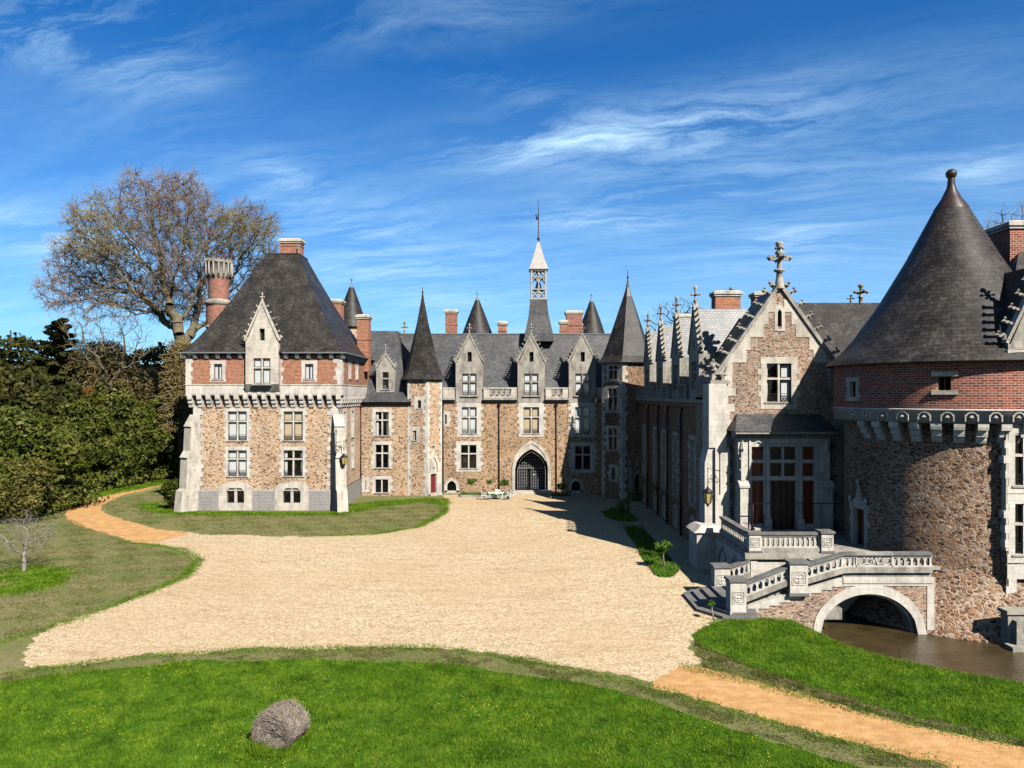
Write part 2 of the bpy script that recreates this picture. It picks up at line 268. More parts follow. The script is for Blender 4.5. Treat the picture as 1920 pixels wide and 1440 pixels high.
# ------------------------------------------------------------------ mesh helpers
Z = Vector((0, 0, 1))
class MB:
    def __init__(s): s.v = []; s.f = []; s.uv = []; s.mi = []; s.sm = []
    def poly(s, pts, mi=0, uv=None, smooth=False):
        pts = [Vector(p) for p in pts]; b = len(s.v); s.v += pts
        s.f.append(tuple(range(b, b+len(pts)))); s.mi.append(mi); s.sm.append(smooth)
        if uv is None:
            n = Vector((0, 0, 0))
            for i in range(len(pts)):
                a, c = pts[i], pts[(i+1) % len(pts)]
                n += Vector(((a.y-c.y)*(a.z+c.z), (a.z-c.z)*(a.x+c.x), (a.x-c.x)*(a.y+c.y)))
            if n.length < 1e-12: n = Vector((0, 0, 1))
            n.normalize()
            if abs(n.z) > 0.93: uv = [(p.x, p.y) for p in pts]
            else:
                if n.z < 0: n = -n
                t = Z.cross(n).normalized(); w_ = n.cross(t)
                if w_.z < 0: w_ = -w_
                uv = [(p.dot(t), p.dot(w_)) for p in pts]
        s.uv += uv
    def hexa(s, p, mi=0):    # p: 8 points bottom 0-3, top 4-7
        for q in ((0, 1, 2, 3), (4, 5, 6, 7), (0, 1, 5, 4), (1, 2, 6, 5), (2, 3, 7, 6), (3, 0, 4, 7)):
            s.poly([p[i] for i in q], mi)
    def box(s, x0, x1, y0, y1, z0, z1, mi=0):
        s.hexa([(x0, y0, z0), (x1, y0, z0), (x1, y1, z0), (x0, y1, z0), (x0, y0, z1), (x1, y0, z1), (x1, y1, z1), (x0, y1, z1)], mi)
    def fbox(s, fr, u0, u1, z0, z1, d0, d1, mi=0):
        P = fr.P
        s.hexa([P(u0, z0, d0), P(u1, z0, d0), P(u1, z0, d1), P(u0, z0, d1), P(u0, z1, d0), P(u1, z1, d0), P(u1, z1, d1), P(u0, z1, d1)], mi)
    def prism(s, fr, pts, d0, d1, mi=0):      # pts (u,z) outline, extruded along the normal
        s.poly([fr.P(u, z, d1) for u, z in pts], mi); s.poly([fr.P(u, z, d0) for u, z in reversed(pts)], mi)
        for i in range(len(pts)):
            a, b = pts[i], pts[(i+1) % len(pts)]
            s.poly([fr.P(*a, d0), fr.P(*b, d0), fr.P(*b, d1), fr.P(*a, d1)], mi)
    def side(s, fr, pts, u0, u1, mi=0):       # pts (d,z) outline, extruded along u
        s.poly([fr.P(u0, z, d) for d, z in pts], mi); s.poly([fr.P(u1, z, d) for d, z in reversed(pts)], mi)
        for i in range(len(pts)):
            a, b = pts[i], pts[(i+1) % len(pts)]
            s.poly([fr.P(u0, a[1], a[0]), fr.P(u1, a[1], a[0]), fr.P(u1, b[1], b[0]), fr.P(u0, b[1], b[0])], mi)
    def beam(s, a, b, wd, ht, mi=0):          # rectangular bar between two points
        a, b = Vector(a), Vector(b); t = (b-a).normalized()
        sd = t.cross(Z)
        if sd.length < 1e-3: sd = Vector((1, 0, 0))
        sd.normalize(); up = sd.cross(t).normalized(); sd = sd*wd/2; up = up*ht/2
        s.hexa([a-sd-up, a+sd-up, b+sd-up, b-sd-up, a-sd+up, a+sd+up, b+sd+up, b-sd+up], mi)
    def tube(s, pts, rad, n=8, mi=0, cap=True, smooth=True):
        pts = [Vector(p) for p in pts]
        if not isinstance(rad, (list, tuple)): rad = [rad]*len(pts)
        rings = []
        for i, p in enumerate(pts):
            t = (pts[min(i+1, len(pts)-1)]-pts[max(i-1, 0)]).normalized()
            a = t.cross(Z) if abs(t.z) < 0.95 else t.cross(Vector((1, 0, 0)))
            a.normalize(); b = t.cross(a)
            rings.append([p+(a*math.cos(2*math.pi*k/n)+b*math.sin(2*math.pi*k/n))*rad[i] for k in range(n)])
        for i in range(len(pts)-1):
            for k in range(n):
                s.poly([rings[i][k], rings[i][(k+1) % n], rings[i+1][(k+1) % n], rings[i+1][k]], mi, smooth=smooth)
        if cap: s.poly(rings[0][::-1], mi); s.poly(rings[-1], mi)
    def rev(s, cx, cy, prof, n=32, mi=0, a0=0.0, a1=2*math.pi, smooth=True, us=None):
        L = 0; R0 = us or max(r for r, z in prof)
        for i in range(len(prof)-1):
            (r0, z0), (r1, z1) = prof[i], prof[i+1]
            L2 = L+math.hypot(r1-r0, z1-z0)
            for k in range(n):
                b0 = a0+(a1-a0)*k/n; b1 = a0+(a1-a0)*(k+1)/n
                c0, s0, c1, s1_ = math.cos(b0), math.sin(b0), math.cos(b1), math.sin(b1)
                P = [(cx+r0*c0, cy+r0*s0, z0), (cx+r0*c1, cy+r0*s1_, z0), (cx+r1*c1, cy+r1*s1_, z1), (cx+r1*c0, cy+r1*s0, z1)]
                U = [(b0*R0, L), (b1*R0, L), (b1*R0, L2), (b0*R0, L2)]
                if r1 < 1e-4: P = P[:3]; U = U[:3]
                s.poly(P, mi, U, smooth)
            L = L2
    def ball(s, c, r, sq=1.0, mi=0, n=8):
        s.rev(c[0], c[1], [(max(1e-5, r*math.sin(math.pi*i/6)), c[2]-r*sq*math.cos(math.pi*i/6)) for i in range(7)], n, mi)
    def octa(s, c, rx, ry, rz, mi=0):
        c = Vector(c); X = Vector((rx, 0, 0)); Y = Vector((0, ry, 0)); Q = Vector((0, 0, rz))
        for a, b in ((X, Y), (Y, -X), (-X, -Y), (-Y, X)):
            s.poly([c+a, c+b, c+Q], mi); s.poly([c+b, c+a, c-Q], mi)
    def build(s, name, mats, parent=None, label=None, cat=None, group=None, kind=None):
        o3 = wloc(parent) if parent else Vector((0, 0, 0))
        if parent is None and kind is None and s.v:
            xs = [v.x for v in s.v]; ys = [v.y for v in s.v]; zs = [v.z for v in s.v]
            o3 = Vector(((min(xs)+max(xs))/2, (min(ys)+max(ys))/2, min(zs)))
        me = bpy.data.meshes.new(name); me.from_pydata([tuple(v-o3) for v in s.v], [], s.f)
        if isinstance(mats, str): mats = [mats]
        for m_ in mats: me.materials.append(M[m_])
        me.polygons.foreach_set('material_index', s.mi)
        me.polygons.foreach_set('use_smooth', s.sm)
        ul = me.uv_layers.new(name='UVMap'); ul.data.foreach_set('uv', np.array(s.uv, dtype=np.float32).ravel())
        me.update()
        if any(s.sm):
            import bmesh
            bm = bmesh.new(); bm.from_mesh(me); bmesh.ops.remove_doubles(bm, verts=bm.verts, dist=1e-4); bm.to_mesh(me); bm.free()
        o = bpy.data.objects.new(name, me); S.collection.objects.link(o)
        if parent: o.parent = parent
        else: o.location = o3
        tag(o, label, cat, group, kind); return o
def wloc(o):
    v = Vector(o.location)
    while o.parent: o = o.parent; v += Vector(o.location)
    return v
def tag(o, label=None, cat=None, group=None, kind=None):
    if label: o['label'] = label
    if cat: o['category'] = cat
    if group: o['group'] = group
    if kind: o['kind'] = kind
def thing(name, loc, label, cat, group=None):
    o = bpy.data.objects.new(name, None); S.collection.objects.link(o); o.location = loc; o.empty_display_size = 0.5
    tag(o, label, cat, group); return o
class FR:
    def __init__(s, O, N):
        s.O = Vector(O); s.N = Vector(N).normalized(); s.U = Z.cross(s.N).normalized()
    def P(s, u, z, d=0.0): return s.O+s.U*u+s.N*d+Vector((0, 0, z))
def front(D): return FR((0, D, 0), (0, -1, 0))
def np_mesh(name, V, Fq, mat, parent=None, **tg):
    o3 = np.array(wloc(parent)) if parent else np.zeros(3)
    me = bpy.data.meshes.new(name); k = Fq.shape[1]
    me.vertices.add(len(V)); me.vertices.foreach_set('co', (V-o3).astype(np.float32).ravel())
    me.loops.add(Fq.size); me.loops.foreach_set('vertex_index', Fq.astype(np.int32).ravel())
    me.polygons.add(len(Fq)); me.polygons.foreach_set('loop_start', np.arange(0, Fq.size, k, dtype=np.int32))
    me.materials.append(M[mat]); me.update(calc_edges=True)
    o = bpy.data.objects.new(name, me); S.collection.objects.link(o)
    if parent: o.parent = parent
    tag(o, **tg); return o

# ------------------------------------------------------------------ wall pieces
def facade(mb, fr, u0, u1, z0, z1, ops=(), dep=0.35, mi=0, back=1):
    """wall sheet with openings (ua,ub,za,zb[,archprofile]); reveals and a dark room behind each"""
    us = sorted({u0, u1, *[o[0] for o in ops], *[o[1] for o in ops]}); zs = sorted({z0, z1, *[o[2] for o in ops], *[o[3] for o in ops]})
    us = [u for u in us if u0-1e-6 <= u <= u1+1e-6]; zs = [z for z in zs if z0-1e-6 <= z <= z1+1e-6]
    for i in range(len(us)-1):
        run = None
        for j in range(len(zs)-1):
            uc, zc_ = (us[i]+us[i+1])/2, (zs[j]+zs[j+1])/2
            hole = any(o[0] < uc < o[1] and o[2] < zc_ < o[3] for o in ops)
            if not hole: run = [zs[j], zs[j+1]] if run is None else [run[0], zs[j+1]]
            if (hole or j == len(zs)-2) and run:
                mb.poly([fr.P(us[i], run[0]), fr.P(us[i+1], run[0]), fr.P(us[i+1], run[1]), fr.P(us[i], run[1])], mi); run = None
    for o in ops:
        ua, ub, za, zb = o[:4]
        if len(o) > 4 and o[4]:
            pr = o[4]
            for a, b in zip(pr[:-1], pr[1:]):
                mb.poly([fr.P(a[0], a[1]), fr.P(b[0], b[1]), fr.P(b[0], zb), fr.P(a[0], zb)], mi)
                mb.poly([fr.P(a[0], a[1]), fr.P(b[0], b[1]), fr.P(b[0], b[1], -dep), fr.P(a[0], a[1], -dep)], mi)
        P = fr.P; e = 0.9
        for a, b in (((ua, za), (ub, za)), ((ub, za), (ub, zb)), ((ub, zb), (ua, zb)), ((ua, zb), (ua, za))):
            mb.poly([P(*a), P(*b), P(*b, -dep), P(*a, -dep)], mi)
            mb.poly([P(*a, -dep), P(*b, -dep), P(*b, -dep-e), P(*a, -dep-e)], back)
        mb.poly([P(ua, za, -dep-e), P(ub, za, -dep-e), P(ub, zb, -dep-e), P(ua, zb, -dep-e)], back)
def arch(ua, ub, zs, zt, n=12, pointed=True):
    uc = (ua+ub)/2; h = (ub-ua)/2; out = []
    for i in range(n+1):
        x = -1+2*i/n
        if pointed:
            k = (math.sqrt(max(0, 4-(abs(x)+1)**2)))/math.sqrt(3)
        else: k = math.sqrt(max(0, 1-x*x))
        out.append((uc+x*h, zs+(zt-zs)*k))
    return out
def tooth(mb, fr, ua, ub, za, zb, d0, d1, wl=0.42, ws=0.24, bh=0.36, top=0.34, bot=0.14):
    """toothed stone surround round an opening, overlapping its edge by 15 mm"""
    n = max(2, round((zb-za)/bh)); h = (zb-za)/n; e = 0.015
    for i in range(n):
        for sgn, ue in ((-1, ua), (1, ub)):
            wd = (wl if (i % 2) else ws)+random.uniform(-.05, .05); dd = d1+random.uniform(0, .006)
            a, b = (ue-wd, ue+e) if sgn < 0 else (ue-e, ue+wd)
            mb.fbox(fr, a, b, za+i*h, za+(i+1)*h, d0, dd)
    mb.fbox(fr, ua-ws-0.05, ub+ws+0.05, zb-e, zb+top, d0, d1+0.004)
    mb.fbox(fr, ua-ws-0.05, ub+ws+0.05, za-bot, za+e, d0, d1+0.004)
def quoins(mb, fr, u, sgn, z0, z1, d0, d1, wl=0.75, ws=0.4, bh=0.42):
    n = max(1, round((z1-z0)/bh)); h = (z1-z0)/n
    for i in range(n):
        wd = (wl if i % 2 else ws)+random.uniform(-.08, .08)
        a, b = (u, u+wd) if sgn > 0 else (u-wd, u)
        mb.fbox(fr, a, b, z0+i*h, z0+(i+1)*h, d0, d1+random.uniform(0, .008))
def qpart(par, stone, *lst):
    m_ = MB()
    for a in lst: quoins(m_, *a)
    m_.build('quoins', stone, par)
def rail_mb(fr, ua, ub, z, d):
    r = MB(); r.fbox(fr, ua, ub, z+0.50, z+0.54, d, d+.03); r.fbox(fr, ua, ub, z+0.06, z+0.09, d, d+.03); r.fbox(fr, ua, ub, z+0.38, z+0.40, d, d+.03)
    n = max(3, int((ub-ua)/0.16))
    for i in range(n):
        a = ua+(ub-ua)*i/n; b = ua+(ub-ua)*(i+1)/n
        r.beam(fr.P(a, z+.08, d+.015), fr.P(b, z+.38, d+.015), .02, .025); r.beam(fr.P(b, z+.08, d+.015), fr.P(a, z+.38, d+.015), .02, .025)
    return r
def glazing(root, fr, ua, ub, za, zb, cols=2, tr=(), curtain=None, rail=False, stone='stone_white', mull=True, sill=True, sash='sash_wood', bars=0, mw=0.13):
    """all the inside pieces of a window, as children of root"""
    e = 0.012; ua += e; ub -= e; za += e; zb -= e
    ms = [ua+(ub-ua)*i/cols for i in range(cols+1)]; zs = [za, *tr, zb]
    if mull and (cols > 1 or tr):
        m_ = MB()
        for x in ms[1:-1]: m_.fbox(fr, x-mw/2, x+mw/2, za, zb, -.20, -.03)
        for z in tr:
            for i in range(cols): m_.fbox(fr, ms[i]+(mw/2 if i else 0), ms[i+1]-(mw/2 if i < cols-1 else 0), z-mw/2, z+mw/2, -.20, -.04)
        m_.build('mullion', stone, root)
    sa = MB(); pa = MB(); cu = MB()
    for i in range(cols):
        for j in range(len(zs)-1):
            a = ms[i]+(mw/2 if i and mull else 0); b = ms[i+1]-(mw/2 if i < cols-1 and mull else 0)
            c_ = zs[j]+(mw/2 if j and mull else 0); d_ = zs[j+1]-(mw/2 if j < len(zs)-2 and mull else 0)
            f = 0.055
            sa.fbox(fr, a, a+f, c_, d_, -.23, -.18); sa.fbox(fr, b-f, b, c_, d_, -.23, -.18)
            sa.fbox(fr, a+f, b-f, c_, c_+f, -.23, -.18); sa.fbox(fr, a+f, b-f, d_-f, d_, -.23, -.18)
            for q in range(1, bars+1):
                x = a+(b-a)*q/(bars+1); sa.fbox(fr, x-.012, x+.012, c_+f, d_-f, -.22, -.192)
            if bars:
                nb = max(1, int((d_-c_)/.3))
                for q in range(1, nb): z = c_+(d_-c_)*q/nb; sa.fbox(fr, a+f, b-f, z-.012, z+.012, -.218, -.19)
            pa.poly([fr.P(a+f, c_+f, -.205), fr.P(b-f, c_+f, -.205), fr.P(b-f, d_-f, -.205), fr.P(a+f, d_-f, -.205)])
            if curtain: cu.fbox(fr, a+.02, b-.02, c_+.02 if j == 0 else c_-.05, d_-.02, -.26, -.24)
    if not curtain and cols == 2 and mull and ub-ua > 1.2 and zb-za > 1.8 and sash == 'sash_wood' and random.random() < .7:
        curtain = 'curtain_white'; a = random.uniform(.12, .3)
        if random.random() < .7: cu.fbox(fr, ua+.02, ua+a, za+.03, zb-.03, -.27, -.25)
        cu.fbox(fr, ub-a*.8, ub-.02, za+.03, zb-.03, -.27, -.25)
    sa.build('sash', sash, root); pa.build('pane', 'glass', root)
    if curtain: cu.build('curtain', curtain, root)
    if sill:
        s_ = MB(); s_.side(fr, [(-.24, za-.10), (.09, za-.10), (.09, za-.02), (-.24, za+.03)], ua-.16, ub+.16); s_.build('sill', 'stone_weathered', root)
    if rail:
        for i in range(cols): rail_mb(fr, ms[i]+(mw/2 if i else .0), ms[i+1]-(mw/2 if i < cols-1 else 0), za, -.12).build('railing', 'iron', root)
def window(par, fr, ua, ub, za, zb, stone='stone_white', wl=.42, ws=.24, top=.34, bot=.14, name='window', **kw):
    m_ = MB(); tooth(m_, fr, ua, ub, za, zb, -.34, .03, wl, ws, .36, top, bot)
    root = m_.build(name, stone, par); glazing(root, fr, ua, ub, za, zb, stone=stone, **kw); return root
def finial(mb, x, y, z, h, s=1.0, axis='x'):
    mb.rev(x, y, [(.11*s, z), (.09*s, z+.25*h), (.17*s, z+.30*h), (.08*s, z+.36*h), (.07*s, z+.5*h)], 8)
    zz = z+.56*h; a = .30*s
    mb.octa((x, y, zz), a*1.15, .11*s, .10*s); mb.octa((x, y, zz), .11*s, a*1.15, .10*s)
    for dx, dy in ((1, 0), (-1, 0), (0, 1), (0, -1)): mb.octa((x+dx*a, y+dy*a, zz+.02), .12*s, .12*s, .12*s)
    mb.rev(x, y, [(.09*s, zz), (.07*s, z+.78*h), (.15*s, z+.85*h), (.12*s, z+.93*h), (.001, z+h)], 8)
def crocket(mb, fr, u, z, d, s, sg):
    c = fr.P(u+sg*s*.45, z+s*.15, d); t = fr.P(u+sg*s*.95, z+s*.32, d); q = fr.P(u+sg*s*.8, z+s*.7, d)
    mb.beam(fr.P(u-sg*.05, z, d), t, s*.35, s*.28); mb.octa(c, s*.34, s*.34, s*.30); mb.octa(t, s*.36, s*.36, s*.30); mb.octa(q, s*.20, s*.20, s*.22)
def gable_coping(mb, fr, ul, zl, uc, za, ur, zr_, d0, d1, cs, n, th=.16):
    for (a, b, sg) in (((ul, zl), (uc, za), -1), ((ur, zr_), (uc, za), 1)):
        vx, vz = b[0]-a[0], b[1]-a[1]; L = math.hypot(vx, vz); nx, nz = -vz/L*(-sg)*-1, vx/L*(-sg)*-1
        if nz < 0: nx, nz = -nx, -nz
        pts = [(a[0], a[1]), (b[0], b[1]), (b[0]+(0 if True else 0), b[1]+th/max(.25, abs(vx/L))*1.0), (a[0]+nx*th, a[1]+nz*th)]
        mb.prism(fr, pts, d0, d1)
        for i in range(n):
            f = (i+.35)/n; crocket(mb, fr, a[0]+vx*f+nx*th, a[1]+vz*f+nz*th, (d0+d1)/2, cs, sg)
def gable_face(mb, fr, ul, ur, z0, uc, za, op, dep=.35):
    """triangular front with one rectangular opening"""
    def L(z): k = (z-z0)/(za-z0); return ul+(uc-ul)*k
    def Rr(z): k = (z-z0)/(za-z0); return ur+(uc-ur)*k
    a, b, c_, d_ = op; P = fr.P
    mb.poly([P(ul, z0), P(ur, z0), P(Rr(c_), c_), P(L(c_), c_)])
    mb.poly([P(L(c_), c_), P(a, c_), P(a, d_), P(L(d_), d_)]); mb.poly([P(b, c_), P(Rr(c_), c_), P(Rr(d_), d_), P(b, d_)])
    mb.poly([P(L(d_), d_), P(Rr(d_), d_), P(uc, za)])
    for p, q in (((a, c_), (b, c_)), ((b, c_), (b, d_)), ((b, d_), (a, d_)), ((a, d_), (a, c_))):
        mb.poly([P(*p), P(*q), P(*q, -dep), P(*p, -dep)])
    mb.poly([P(a, c_, -dep), P(b, c_, -dep), P(b, d_, -dep), P(a, d_, -dep)], 1)
def dormer(par, fr, uc, w_, z0, zr, za, zf, win, small, depth, stone='stone_weathered', roof='slate_blue', cs=.2, nc=6, d0=.04, curtain='curtain_white', rail=True, cols=2, cheek=True, pin=True):
    g = FR(fr.P(0, 0, d0), fr.N); ul, ur = uc-w_/2, uc+w_/2
    m_ = MB(); facade(m_, g, ul, ur, z0, zr, [win] if win else [])
    gable_face(m_, g, ul+.12, ur-.12, zr, uc, za, small)
    for u in (ul, ur): m_.poly([g.P(u, z0), g.P(u, zr), g.P(u, zr, -.5), g.P(u, z0, -.5)])
    m_.poly([g.P(ul, zr), g.P(ur, zr), g.P(ur, zr, -.5), g.P(ul, zr, -.5)]); m_.poly([g.P(ul, z0), g.P(ur, z0), g.P(ur, z0, -.5), g.P(ul, z0, -.5)])
    root = m_.build('dormer', [stone, 'interior'], par)
    if win: glazing(root, g, *win, cols=cols, tr=[win[2]+(win[3]-win[2])*.62], curtain=curtain, rail=rail, stone=stone)
    c_ = MB(); gable_coping(c_, g, ul-.02, zr, uc, za, ur+.02, zr, -.32, .07, cs, nc)
    if pin:
        for u in (ul+.0, ur-.0):
            c_.octa(g.P(u, zr+.22, -.1), .22, .22, .25); c_.octa(g.P(u+(.16 if u > uc else -.16), zr+.42, -.1), .15, .15, .16)
    c_.build('coping', stone, root)
    f_ = MB(); p = g.P(uc, 0, -.12); finial(f_, p.x, p.y, za, zf-za, (zf-za)/1.7); f_.build('finial', stone, root)
    if cheek:
        for u in (ul+.08, ur-.08): k = MB(); k.fbox(g, u-.05, u+.05, z0, zr-.02, -depth, -.5); k.build('cheek', stone, root)
    r = MB(); P = g.P; o_ = .1
    zz = za-.1
    r.poly([P(ul+.1-o_, zr-.08, -.32), P(uc, zz, -.32), P(uc, zz, -depth), P(ul+.1-o_, zr-.08, -depth)])
    r.poly([P(ur-.1+o_, zr-.08, -.32), P(uc, zz, -.32), P(uc, zz, -depth), P(ur-.1+o_, zr-.08, -depth)])
    r.build('roof', roof, root); return root
def hip_roof(mb, e, t, ze, zt, n=8, flare=1.35, wob=0.0):
    """rings from eave rect e=(x0,x1,y0,y1) to top rect t with a bell-cast foot"""
    rings = []
    for i in range(n+1):
        k = i/n; q = k**(1/flare); r_ = [e[j]+(t[j]-e[j])*q for j in range(4)]; z = ze+(zt-ze)*k
        rings.append([(r_[0], r_[2], z), (r_[1], r_[2], z), (r_[1], r_[3], z), (r_[0], r_[3], z)])
    for a, b in zip(rings[:-1], rings[1:]):
        for i in range(4): mb.poly([a[i], a[(i+1) % 4], b[(i+1) % 4], b[i]])
    mb.poly(rings[-1]); mb.poly(rings[0])
def nring(cx, cy, r, z, angs): return [Vector((cx+r*math.cos(R(a)), cy+r*math.sin(R(a)), z)) for a in angs]
def spire(mb, cx, cy, prof, angs):
    rs = [nring(cx, cy, r, z, angs) for r, z in prof]; n = len(angs)
    for a, b in zip(rs[:-1], rs[1:]):
        for i in range(n): mb.poly([a[i], a[(i+1) % n], b[(i+1) % n], b[i]])
    mb.poly(rs[0]); mb.poly(rs[-1])
def chimney(par, x, y, z0, z1, wx, wy, mat='brick_orange', cap='stone_pale', n=1):
    m_ = MB(); m_.box(x-wx/2, x+wx/2, y-wy/2, y+wy/2, z0, z1-.5)
    m_.box(x-wx/2-.05, x+wx/2+.05, y-wy/2-.05, y+wy/2+.05, z0+(z1-z0)*.55, z0+(z1-z0)*.55+.14)
    o = m_.build('chimney', mat, par)
    c_ = MB(); c_.box(x-wx/2-.09, x+wx/2+.09, y-wy/2-.09, y+wy/2+.09, z1-.5, z1-.34); c_.box(x-wx/2-.17, x+wx/2+.17, y-wy/2-.17, y+wy/2+.17, z1-.34, z1-.12)
    c_.hexa([(x-wx/2-.12, y-wy/2-.12, z1-.12), (x+wx/2+.12, y-wy/2-.12, z1-.12), (x+wx/2+.12, y+wy/2+.12, z1-.12), (x-wx/2-.12, y+wy/2+.12, z1-.12),
             (x-wx/2+.1, y-wy/2+.1, z1), (x+wx/2-.1, y-wy/2+.1, z1), (x+wx/2-.1, y+wy/2-.1, z1), (x-wx/2+.1, y+wy/2-.1, z1)])
    c_.build('chimney_cap', cap, o); return o
def downpipe(par, fr, u, z0, z1, mat='pipe_dark', d=.12, r=.06):
    m_ = MB(); m_.tube([fr.P(u, z0, d), fr.P(u, z1-.35, d)], r, 8); m_.rev(*fr.P(u, 0, d).xy, [(r, z1-.4), (.17, z1-.2), (.17, z1)], 8)
    for i in range(int((z1-z0)/2)): m_.rev(*fr.P(u, 0, d).xy, [(r+.02, z0+1+2*i), (r+.02, z0+1.08+2*i)], 8)
    m_.build('downpipe', mat, par)
def tracery(mb, fr, u0, u1, z0, z1, d0, d1):
    """pierced parapet of crossing curved ribs"""
    L = u1-u0; n = max(1, round(L/.62)); s_ = L/n; h = z1-z0
    for i in range(n):
        a = u0+i*s_; pr = None
        for k in range(6):
            f = k/5; x1_ = a+s_*f; zz = z0+h*(math.sin(f*math.pi/2)); z2 = z0+h*(1-math.sin(f*math.pi/2))
            if pr:
                mb.beam(fr.P(pr[0], pr[1], (d0+d1)/2), fr.P(x1_, zz, (d0+d1)/2), abs(d1-d0), .075)
                mb.beam(fr.P(pr[0], pr[2], (d0+d1)/2-.004), fr.P(x1_, z2, (d0+d1)/2-.004), abs(d1-d0), .075)
            pr = (x1_, zz, z2)
        mb.fbox(fr, a-.03, a+.03, z0, z1, d0+.02, d1-.02)
def parapet(par, fr, u0, u1, z0, z1, d, stone='stone_pale'):
    m_ = MB(); m_.fbox(fr, u0, u1, z0, z0+.16, d-.26, d); m_.fbox(fr, u0-.04, u1+.04, z1-.14, z1, d-.3, d+.04)
    m_.fbox(fr, u0, u0+.62, z0+.16, z1-.14, d-.25, d-.01); m_.fbox(fr, u1-.62, u1, z0+.16, z1-.14, d-.25, d-.01)
    o = m_.build('balustrade', stone, par)
    t_ = MB(); tracery(t_, fr, u0+.62, u1-.62, z0+.16, z1-.14, d-.2, d-.06); t_.build('tracery_panel', stone, o)
def corbel_prof(zb, zt, p):
    h = (zt-zb)/3; q = p/3
    return [(0, zb), (q*.7, zb), (q, zb+h*.45), (q, zb+h), (2*q*.93, zb+h), (2*q, zb+h*1.45), (2*q, zb+2*h), (3*q*.95, zb+2*h), (3*q, zb+h*2.45), (3*q, zt), (0, zt)]
def gutter_box(par, fr, u0, u1, z, d=.2):
    m_ = MB(); m_.fbox(fr, u0, u1, z, z+.12, -.1, d); m_.build('gutter', 'lead', par)

# ================================================================== ground
def gz(x, y):
    """height of the ground: flat, dipping into the moat"""
    return -np.clip(msd(x, y)*0.6+0.8, 0, 2.2)
MOAT = [(14.9, 36.5), (15.0, 34.6), (15.6, 32.0), (16.7, 30.5), (18.5, 29.2), (20.4, 28.0), (26, 25.0), (46, 18), (46, 42.5), (14.9, 42.5)]
def msd(x, y):
    x = np.asarray(x, float); y = np.asarray(y, float); dmin = np.full(x.shape, 1e9); ins = np.zeros(x.shape, bool)
    n = len(MOAT)
    for i in range(n):
        (ax, ay), (bx, by) = MOAT[i], MOAT[(i+1) % n]
        t_ = np.clip(((x-ax)*(bx-ax)+(y-ay)*(by-ay))/((bx-ax)**2+(by-ay)**2), 0, 1)
        dmin = np.minimum(dmin, np.hypot(x-ax-t_*(bx-ax), y-ay-t_*(by-ay)))
        c_ = ((ay > y) != (by > y)) & (x < (bx-ax)*(y-ay)/(by-ay+1e-12)+ax); ins ^= c_
    return np.where(ins, dmin, -dmin)
xs = np.concatenate([[-900, -500, -250, -120, -60, -30, 0, 8], np.arange(10, 50, .5), [52, 60, 90, 200, 500, 900]])
ys = np.concatenate([[-300, -100, -30, 0, 10], np.arange(14, 48, .5), [50, 60, 80, 120, 250, 600, 1800]])
XX, YY = np.meshgrid(xs, ys); ZZ = gz(XX, YY)
V = np.stack([XX, YY, ZZ], -1).reshape(-1, 3); nx_ = len(xs)
ii, jj = np.meshgrid(np.arange(nx_-1), np.arange(len(ys)-1)); q = (jj*nx_+ii).ravel()
g_ = np_mesh('ground', V, np.stack([q, q+1, q+nx_+1, q+nx_], -1), 'mown', kind='structure')
def jitter(pts, step=.5, amp=.12, seed=0):
    rs = random.Random(seed); out = []; n = len(pts)
    for i in range(n):
        a, b = Vector(pts[i]).to_2d(), Vector(pts[(i+1) % n]).to_2d(); L = (b-a).length; k = max(1, int(min(L/step, 400)))
        nn = Vector((-(b-a).y, (b-a).x))/max(L, 1e-6)
        for j in range(k):
            p = a+(b-a)*j/k; out.append(p+nn*rs.uniform(-amp, amp)+nn*amp*1.5*math.sin(p.x*1.3+p.y*.9+seed))
    return out
def chaikin(pts, it=2):
    for _ in range(it):
        o = []
        for i in range(len(pts)):
            a, b = pts[i], pts[(i+1) % len(pts)]
            o += [(a[0]*.75+b[0]*.25, a[1]*.75+b[1]*.25), (a[0]*.25+b[0]*.75, a[1]*.25+b[1]*.75)]
        pts = o
    return pts
def sheet(name, pts, z, mat, amp=.1, seed=0, step=.5, smooth=1, **kw):
    pp = jitter(chaikin(pts, smooth), step, amp, seed); m_ = MB(); m_.poly([(p.x, p.y, z) for p in pp]); return m_.build(name, mat, None, kind='structure')
GP = [G(*p) for p in [(-150, 1290), (29, 1259), (131, 1246), (257, 1231), (400, 1220), (500, 1215), (681, 1217), (806, 1209), (900, 1227), (1000, 1237), (1160, 1262), (1240, 1290), (1295, 1248), (1312, 1235), (1296, 1212), (1307, 1188), (1335, 1163)]]
GP = GP[1:]+[(11.6, 35.0), (12.8, 36), (12.8, 45), (14, 46), (14, 80), (-7.6, 80)]+[G(*p) for p in [(833, 945), (833, 962), (785, 988), (700, 1002), (560, 1006), (400, 1003), (338, 996), (255, 1013), (262, 1018), (340, 1030), (373, 1049), (350, 1081), (257, 1119), (146, 1160), (58, 1189), (38, 1225)]]
sheet('gravel', GP, 0.004, 'gravel', .16, 1, .22, 1)
PL = [G(*p) for p in [(270, 1020), (200, 1003), (150, 986), (126, 968), (132, 953), (165, 938), (210, 926), (270, 914), (330, 903), (345, 900), (345, 905), (300, 913), (250, 924), (203, 938), (188, 950), (197, 963), (235, 979), (300, 992), (360, 999), (320, 1012)]]
sheet('path', PL, 0.009, 'sand', .14, 2, .25, 1)
PR = [G(*p) for p in [(1218, 1287), (1235, 1262), (1275, 1249), (1331, 1257), (1410, 1279), (1462, 1290), (1575, 1324), (1725, 1361), (1920, 1401), (2200, 1462), (2300, 1700), (2000, 1500), (1819, 1442), (1762, 1429), (1612, 1399), (1462, 1361), (1350, 1324), (1260, 1298)]]
